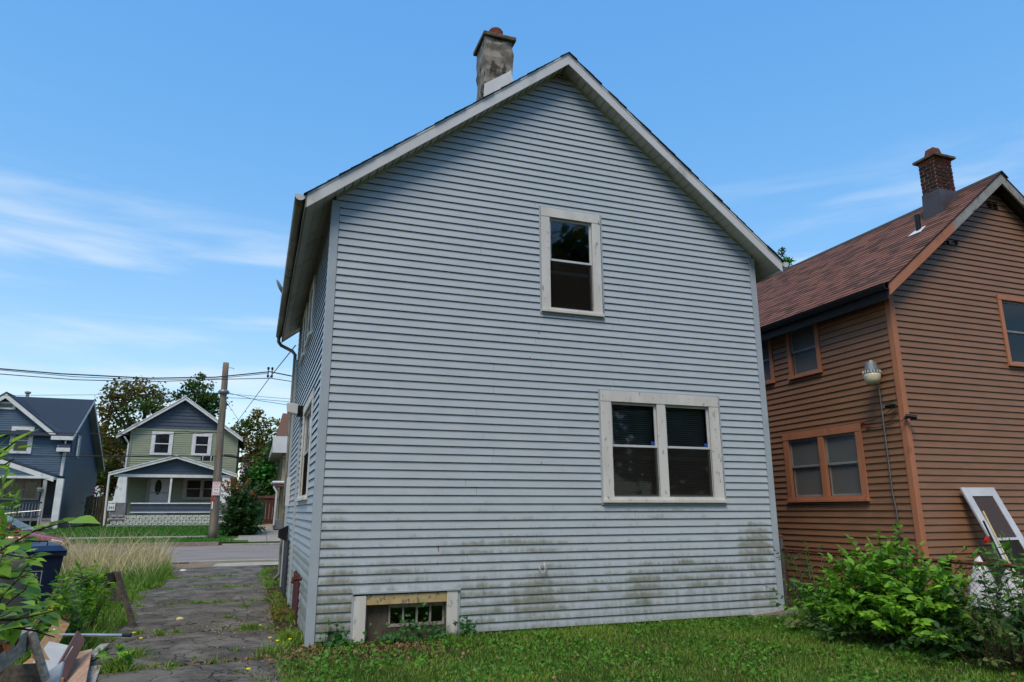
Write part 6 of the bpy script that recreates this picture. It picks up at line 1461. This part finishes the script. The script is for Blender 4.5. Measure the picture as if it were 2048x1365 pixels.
for i in range(120):
    x, y = rq.uniform(-25, 74), rq.uniform(1090, 1270); l = rq.choice((rq.uniform(14, 26), rq.uniform(24, 48))); a = rq.choice((rq.gauss(.1, .5), rq.gauss(3.0, .5)))
    if x > 30 and rq.random() < .35: continue
    lf.append((x, y, x+l*math.cos(a), y+l*.55*math.sin(a), d+rq.uniform(-.3, .8)))
sapling('thicket of ovate leaves in front of the grey stump', [[(-30, 1290, d), (0, 1200, d), (30, 1165, d), (62, 1120, d)], [(-30, 1230, d), (10, 1210, d), (50, 1180, d), (60, 1160, d)], [(-30, 1150, d), (20, 1158, d), (62, 1150, d)], [(-20, 1100, d), (30, 1112, d), (75, 1120, d)]], lf, 84)
d = 3.3
sapling('low branch with large drooping leaves above the near sawhorse', [[(-30, 1240, d), (30, 1240, d), (75, 1230, d), (110, 1222, d)], [(-30, 1262, d), (30, 1256, d), (70, 1262, d), (110, 1275, d)]],
        [(0, 1238, 32, 1222, d), (28, 1238, 62, 1220, d), (55, 1235, 90, 1222, d), (75, 1230, 112, 1222, d), (5, 1256, 42, 1246, d), (40, 1256, 75, 1244, d), (62, 1258, 102, 1252, d), (88, 1266, 122, 1262, d), (20, 1258, 10, 1285, d), (32, 1258, 24, 1288, d), (-8, 1250, 14, 1266, d), (70, 1262, 86, 1240, d), (95, 1225, 128, 1238, d+.4), (85, 1235, 120, 1248, d+.4)], 85)
sapling('dead brown leaf spray behind the near sawhorse', [[(-10, 1300, 3.6), (10, 1285, 3.6), (35, 1262, 3.6)]], [(5, 1285, -2, 1310, 3.6), (12, 1282, 16, 1308, 3.6), (20, 1275, 4, 1292, 3.6), (30, 1268, 34, 1292, 3.6)], 86, 'leaf_brown')
# fern-like compound sprays
def sprays(name, lab, bpx, tips, seed, mat, size, d, matp, per=18, cat='shrub', nobj=120, stem='green_stem', spread=.05):
    b = PD(*bpx, d); return shrub(name, lab, cat, (b.x, b.y, 0), [PD(x, y, d+random.Random(seed+i).uniform(-.3, .3)) for i, (x, y) in enumerate(tips)], NAR, matp, mat, size, seed, per=per, nobj=nobj, spread=spread, start=.45, sr=.005, stem=stem)
sprays('compound_leaf_shoot', 'green compound-leaved shoot at the left edge below the lime leaves', (-60, 1200), [(12, 945), (22, 975), (30, 1000), (34, 1012), (10, 960), (25, 990)], 87, 'leaf_vine_v', .1, 4.2, 'leaf_vine', 14, cat='shoot')
sprays('lime_shrub', 'bright lime feathery shrub around the dark sawhorse', (150, 1300), [(205, 1140), (190, 1128), (170, 1150), (210, 1180), (200, 1205), (185, 1225), (160, 1175), (150, 1200), (175, 1190), (212, 1160), (196, 1170), (165, 1215), (145, 1160), (180, 1140)], 88, 'leaf_lime_v', .1, 8.6, 'leaf_vine', 20, nobj=60, spread=.3)
sprays('dark_weed_thicket', 'dark green weedy thicket before the blue bin', (120, 1300), [(105, 1190), (130, 1165), (150, 1140), (160, 1125), (120, 1210), (95, 1215), (140, 1190), (110, 1170), (80, 1225), (135, 1225), (150, 1235), (125, 1240), (165, 1160), (90, 1245), (115, 1150), (140, 1210)], 89, 'leaf_vine_v', .11, 7.6, 'leaf_vine', 20, nobj=80, spread=.3)
for i, (px, py) in enumerate(((75, 1212), (80, 1222), (95, 1212), (100, 1205), (105, 1215), (98, 1222), (78, 1206), (103, 1222))):
    p = PD(px, py, 7.2); tag(obj('flower', MB().lathe([(.002, -.02), (.012, 0), (.02, .01), (.004, .012)], p.x, p.y, 5, cz=p.z), 'flower_yellow'), 'yellow bloom in the dark thicket below the bin', 'flower', 'yellow flowers below the bin')
p = Z(255, 1325, .05); shrub('lobed_weed', 'lobed-leaf weed growing by the short grey plank', 'weed', (p.x, p.y, 0), [Z(200, 1300, .15), Z(235, 1295, .18), Z(250, 1310, .15), Z(225, 1320, .1), Z(255, 1300, .2)], LOB, 'leaf_bush', 'leaf_bush_v', .07, 90, per=5, nobj=80, spread=.05)

# ================================================================== bins and car
def cart(lab, loc, rz, body, sc=1.0, group=None, front_text=False):
    T = thing('wheeled_bin', lab, 'bin', loc, rz, group=group); T.scale = (sc, sc, sc)
    def lo(name, mb, m, par=T, **k): return obj(name, mb, m, par, local=True, **k)
    mb = MB(); a0, b0, a1, b1 = .24, .26, .30, .35
    mb.hexa([(-a0, -b0, .06), (a0, -b0, .06), (a0, b0, .06), (-a0, b0, .06), (-a1, -b1, .9), (a1, -b1, .9), (a1, b1, .9), (-a1, b1, .9)]); lo('body', mb, body, bevel=.03)
    mb = MB().box(-a1-.02, a1+.02, -b1-.02, b1+.02, .86, .93); lo('rim', mb, body, bevel=.01)
    mb = MB().hexa([(-a1-.03, -b1-.05, .93), (a1+.03, -b1-.05, .93), (a1+.03, b1+.06, .93), (-a1-.03, b1+.06, .93), (-a1+.04, -b1+.06, 1.0), (a1-.04, -b1+.06, 1.0), (a1-.02, b1-.02, 1.03), (-a1+.02, b1-.02, 1.03)]); ld = lo('lid', mb, body, bevel=.015)
    for y in (-b1+.14, b1-.06): lo('lid_bar', MB().tube([(-.1, y, 1.0), (-.1, y, 1.06), (.1, y, 1.06), (.1, y, 1.0)], .012, 6), 'black_plastic', ld)
    lo('handle', MB().tube([(-a1+.02, b1+.02, .88), (-a1+.02, b1+.12, .95), (a1-.02, b1+.12, .95), (a1-.02, b1+.02, .88)], .018, 8), body)
    for s in (-1, 1): lo('wheel', MB().lathe([(.02, -.03), (.12, -.03), (.13, 0), (.12, .03), (.02, .03)], s*(a0+.06), b0+.04, 16, axis='x', cz=.13), 'tyre')
    return T
bt = cart('navy blue wheeled bin with lettering half hidden behind the stump', (-3.5, 3.1, 0), R(24), 'bin_blue')
# lettering on the bin's camera side (plane tilts outward)
sl = math.atan2(.09, .84); 
def bin_text(body, z, s):
    cu = bpy.data.curves.new('letters', 'FONT'); cu.body = body; cu.size = s; cu.align_x = 'CENTER'; cu.align_y = 'CENTER'; cu.extrude = .001
    t = bpy.data.objects.new('letters', cu); COL.objects.link(t); me = bpy.data.meshes.new_from_object(t.evaluated_get(bpy.context.evaluated_depsgraph_get())); bpy.data.objects.remove(t)
    me.transform(Matrix.Translation((-.115, -.26-.09*(z-.06)/.84-.006, z)) @ Matrix.Rotation(R(90)+sl, 4, 'X')); me.materials.clear(); obj('letters', me, 'sign_white', bt, local=True)
bin_text('CITY OF', .62, .068); bin_text('BUFFALO', .545, .068)
mb = MB()
for x0, x1, z0, z1 in ((-.285, .065, .67, .676), (-.285, .065, .494, .5), (.059, .065, .5, .67), (-.285, -.279, .5, .67)):
    Yb = lambda z: -.26-.09*(z-.06)/.84-.005
    mb.hexa([(x0, Yb(z0), z0), (x1, Yb(z0), z0), (x1, Yb(z0)+.004, z0), (x0, Yb(z0)+.004, z0), (x0, Yb(z1), z1), (x1, Yb(z1), z1), (x1, Yb(z1)+.004, z1), (x0, Yb(z1)+.004, z1)])
obj('label_border', mb, 'sign_white', bt, local=True)
p = A(511, 1058, 35.6); cart('green wheeled bin by the brown gate across the street', (p.x, 35.6, gz(0, 35.6)+.03), R(8), 'bin_green', 1.12)
# red car parked along the near kerb, nose to the right
cy_, cx0 = 16.4, A(126, 1088, 15.6).x
CR = thing('parked_car', 'dark red parked car behind the tall dry grass', 'car', (cx0-2.2, cy_, 0))
st = [(-4.4, .45, .62, .68), (-4.3, .3, .85, .80), (-3.6, .22, .95, .86), (-3.0, .2, .93, .88), (-1.2, .2, .92, .88), (-.9, .2, .88, .87), (-.45, .24, .78, .80), (-.12, .3, .68, .66), (0, .38, .58, .5)]
mb = MB(); n = 10
for x, z0, z1, hw_ in st:
    for k in range(n):
        a = 2*math.pi*(k+.5)/n; c, s = math.cos(a), math.sin(a); sg = lambda q, e: math.copysign(abs(q)**e, q)
        mb.v.append((cx0+x, cy_+hw_*sg(c, .45), (z0+z1)/2+(z1-z0)/2*sg(s, .5)))
m = len(st); mb.f = [(i*n+k, i*n+(k+1) % n, (i+1)*n+(k+1) % n, (i+1)*n+k) for i in range(m-1) for k in range(n)]+[tuple(range(n)), tuple(range((m-1)*n, m*n))]; mb.c = [None]*len(mb.f)
o = obj('body', mb, 'car_red', CR, smooth=True); sm = o.modifiers.new('s', 'SUBSURF'); sm.levels = sm.render_levels = 2
ca = [(-4.05, .9), (-3.3, 1.38), (-2.5, 1.44), (-1.95, 1.38), (-1.0, .89)]
mb = MB()
for x, z in ca:
    hw_ = .8-.22*(z-.9)/.54
    mb.v += [(cx0+x, cy_-hw_, z), (cx0+x, cy_+hw_, z)]
mb.f = [(2*i, 2*i+1, 2*i+3, 2*i+2) for i in range(4)]+[tuple(range(0, 10, 2)), tuple(range(9, 0, -2))]; mb.c = [None]*6
cab = obj('cabin', mb, 'car_red', CR, bevel=.05)
def cq(name, pts, mat): return obj(name, MB().prism(pts, (0, 0, .006)), mat, cab)
cq('windscreen', [(cx0-1.08, cy_-.72, .94), (cx0-1.08, cy_+.72, .94), (cx0-1.9, cy_+.58, 1.385), (cx0-1.9, cy_-.58, 1.385)], 'car_glass')
for s in (-1, 1): obj('side_window', MB().prism([(cx0-3.6, cy_+s*.8, .97), (cx0-1.35, cy_+s*.8, .97), (cx0-2.0, cy_+s*.655, 1.33), (cx0-3.2, cy_+s*.655, 1.33)], (0, s*.012, 0)), 'far_glass', cab)
for x in (-.85, -3.55):
    for s in (-1, 1):
        w_ = obj('wheel', MB().lathe([(.05, -.1), (.3, -.1), (.32, -.05), (.32, .08), (.28, .1), (.05, .1)], cx0+x, cy_+s*.76, 20, axis='y', cz=.32), 'tyre', CR); obj('rim', MB().lathe([(.02, 0), (.2, 0), (.2, s*.02), (.02, s*.02)], cx0+x, cy_+s*.87, 14, axis='y', cz=.32), 'chrome', w_)
for s in (-1, 1): obj('headlight', MB().hexa([(cx0-.3, cy_+s*.7, .55), (cx0-.02, cy_+s*.5, .52), (cx0-.02, cy_+s*.35, .52), (cx0-.28, cy_+s*.5, .58), (cx0-.35, cy_+s*.72, .68), (cx0-.1, cy_+s*.55, .62), (cx0-.1, cy_+s*.38, .63), (cx0-.33, cy_+s*.5, .7)]), 'headlight', CR, bevel=.02)
obj('mirror', MB().lathe([(.02, -.09), (.08, -.05), (.08, .05), (.02, .09)], cx0-1.25, cy_-.98, 10, cz=1.0), 'black_plastic', CR)
# shrub beside the pole across the street, rusty flower spikes on top, and roses by the board fence
b = A(480, 1080, 28.5); b.z = gz(0, 28.5)
rs = random.Random(95)
shrub('roadside_shrub', 'dense dark shrub with rusty seed spikes beside the utility pole', 'shrub', b, [(b.x+max(-1.0, min(1.0, rs.gauss(0, .6))), b.y+rs.gauss(0, .5), b.z+.2+2.3*rs.random()) for _ in range(190)], OV, 'leaf_dark_v', 'leaf_dark_v', .22, 96, per=13, nobj=0, spread=.7, start=.05, stem='twig')
SH = [c for c in bpy.data.objects if c.name.startswith('roadside_shrub')][0]
pts = []
for k in range(9):
    t = A(*((452, 960), (463, 955), (478, 965), (497, 960), (515, 978), (488, 985), (470, 975), (505, 990), (440, 965))[k], 28.3); s0 = A(475, 1010, 28.4)
    for i in range(60):
        q = s0.lerp(t, .55+.45*i/60); pts.append(q+V((rs.gauss(0, .05), rs.gauss(0, .05), rs.gauss(0, .05))))
meshnp('seed_spikes', *leafcloud(pts, .1, 97), 'leaf_rusty', SH)
b = A(200, 1050, 39.4); b.z = gb
shrub('rose_bush', 'rose bush with pink blooms over the board fence', 'shrub', b, [(b.x+rs.gauss(0, .5), b.y+rs.gauss(0, .2), b.z+1.3+.7*rs.random()) for _ in range(18)], OV, 'leaf_dark_v', 'leaf_vine_v', .18, 98, per=9, nobj=0, spread=.4)
RB = [c for c in bpy.data.objects if c.name.startswith('rose_bush')][0]
for k in range(9):
    q = A(rs.uniform(186, 212), rs.uniform(972, 988), 39.2); obj('bloom', MB().lathe([(.01, -.04), (.06, -.02), (.055, .03), (.01, .045)], q.x, q.y, 8, cz=q.z), 'flower_pink', RB)

# trees across the back gardens, behind the viewer; they show as reflections in the window panes
for i, (x, y, h_) in enumerate(((-8, -27, 15), (0, -31, 19), (7, -28, 18), (14, -30, 17), (-15, -30, 15), (21, -27, 15))):
    rq = random.Random(100+i); tree(('leftmost', 'second', 'third', 'fourth', 'fifth', 'sixth')[i]+' garden tree reflected in the grey house windows', (x, y, 0), h_, [(rq.gauss(0, 2), rq.gauss(0, 1), h_*rq.uniform(.25, .95), 2.8, 2.4) for _ in range(18)], ['leaf_tree_green', 'leaf_dark_v'], 6500, .75, 110+i, .3, group='trees reflected in the windows')
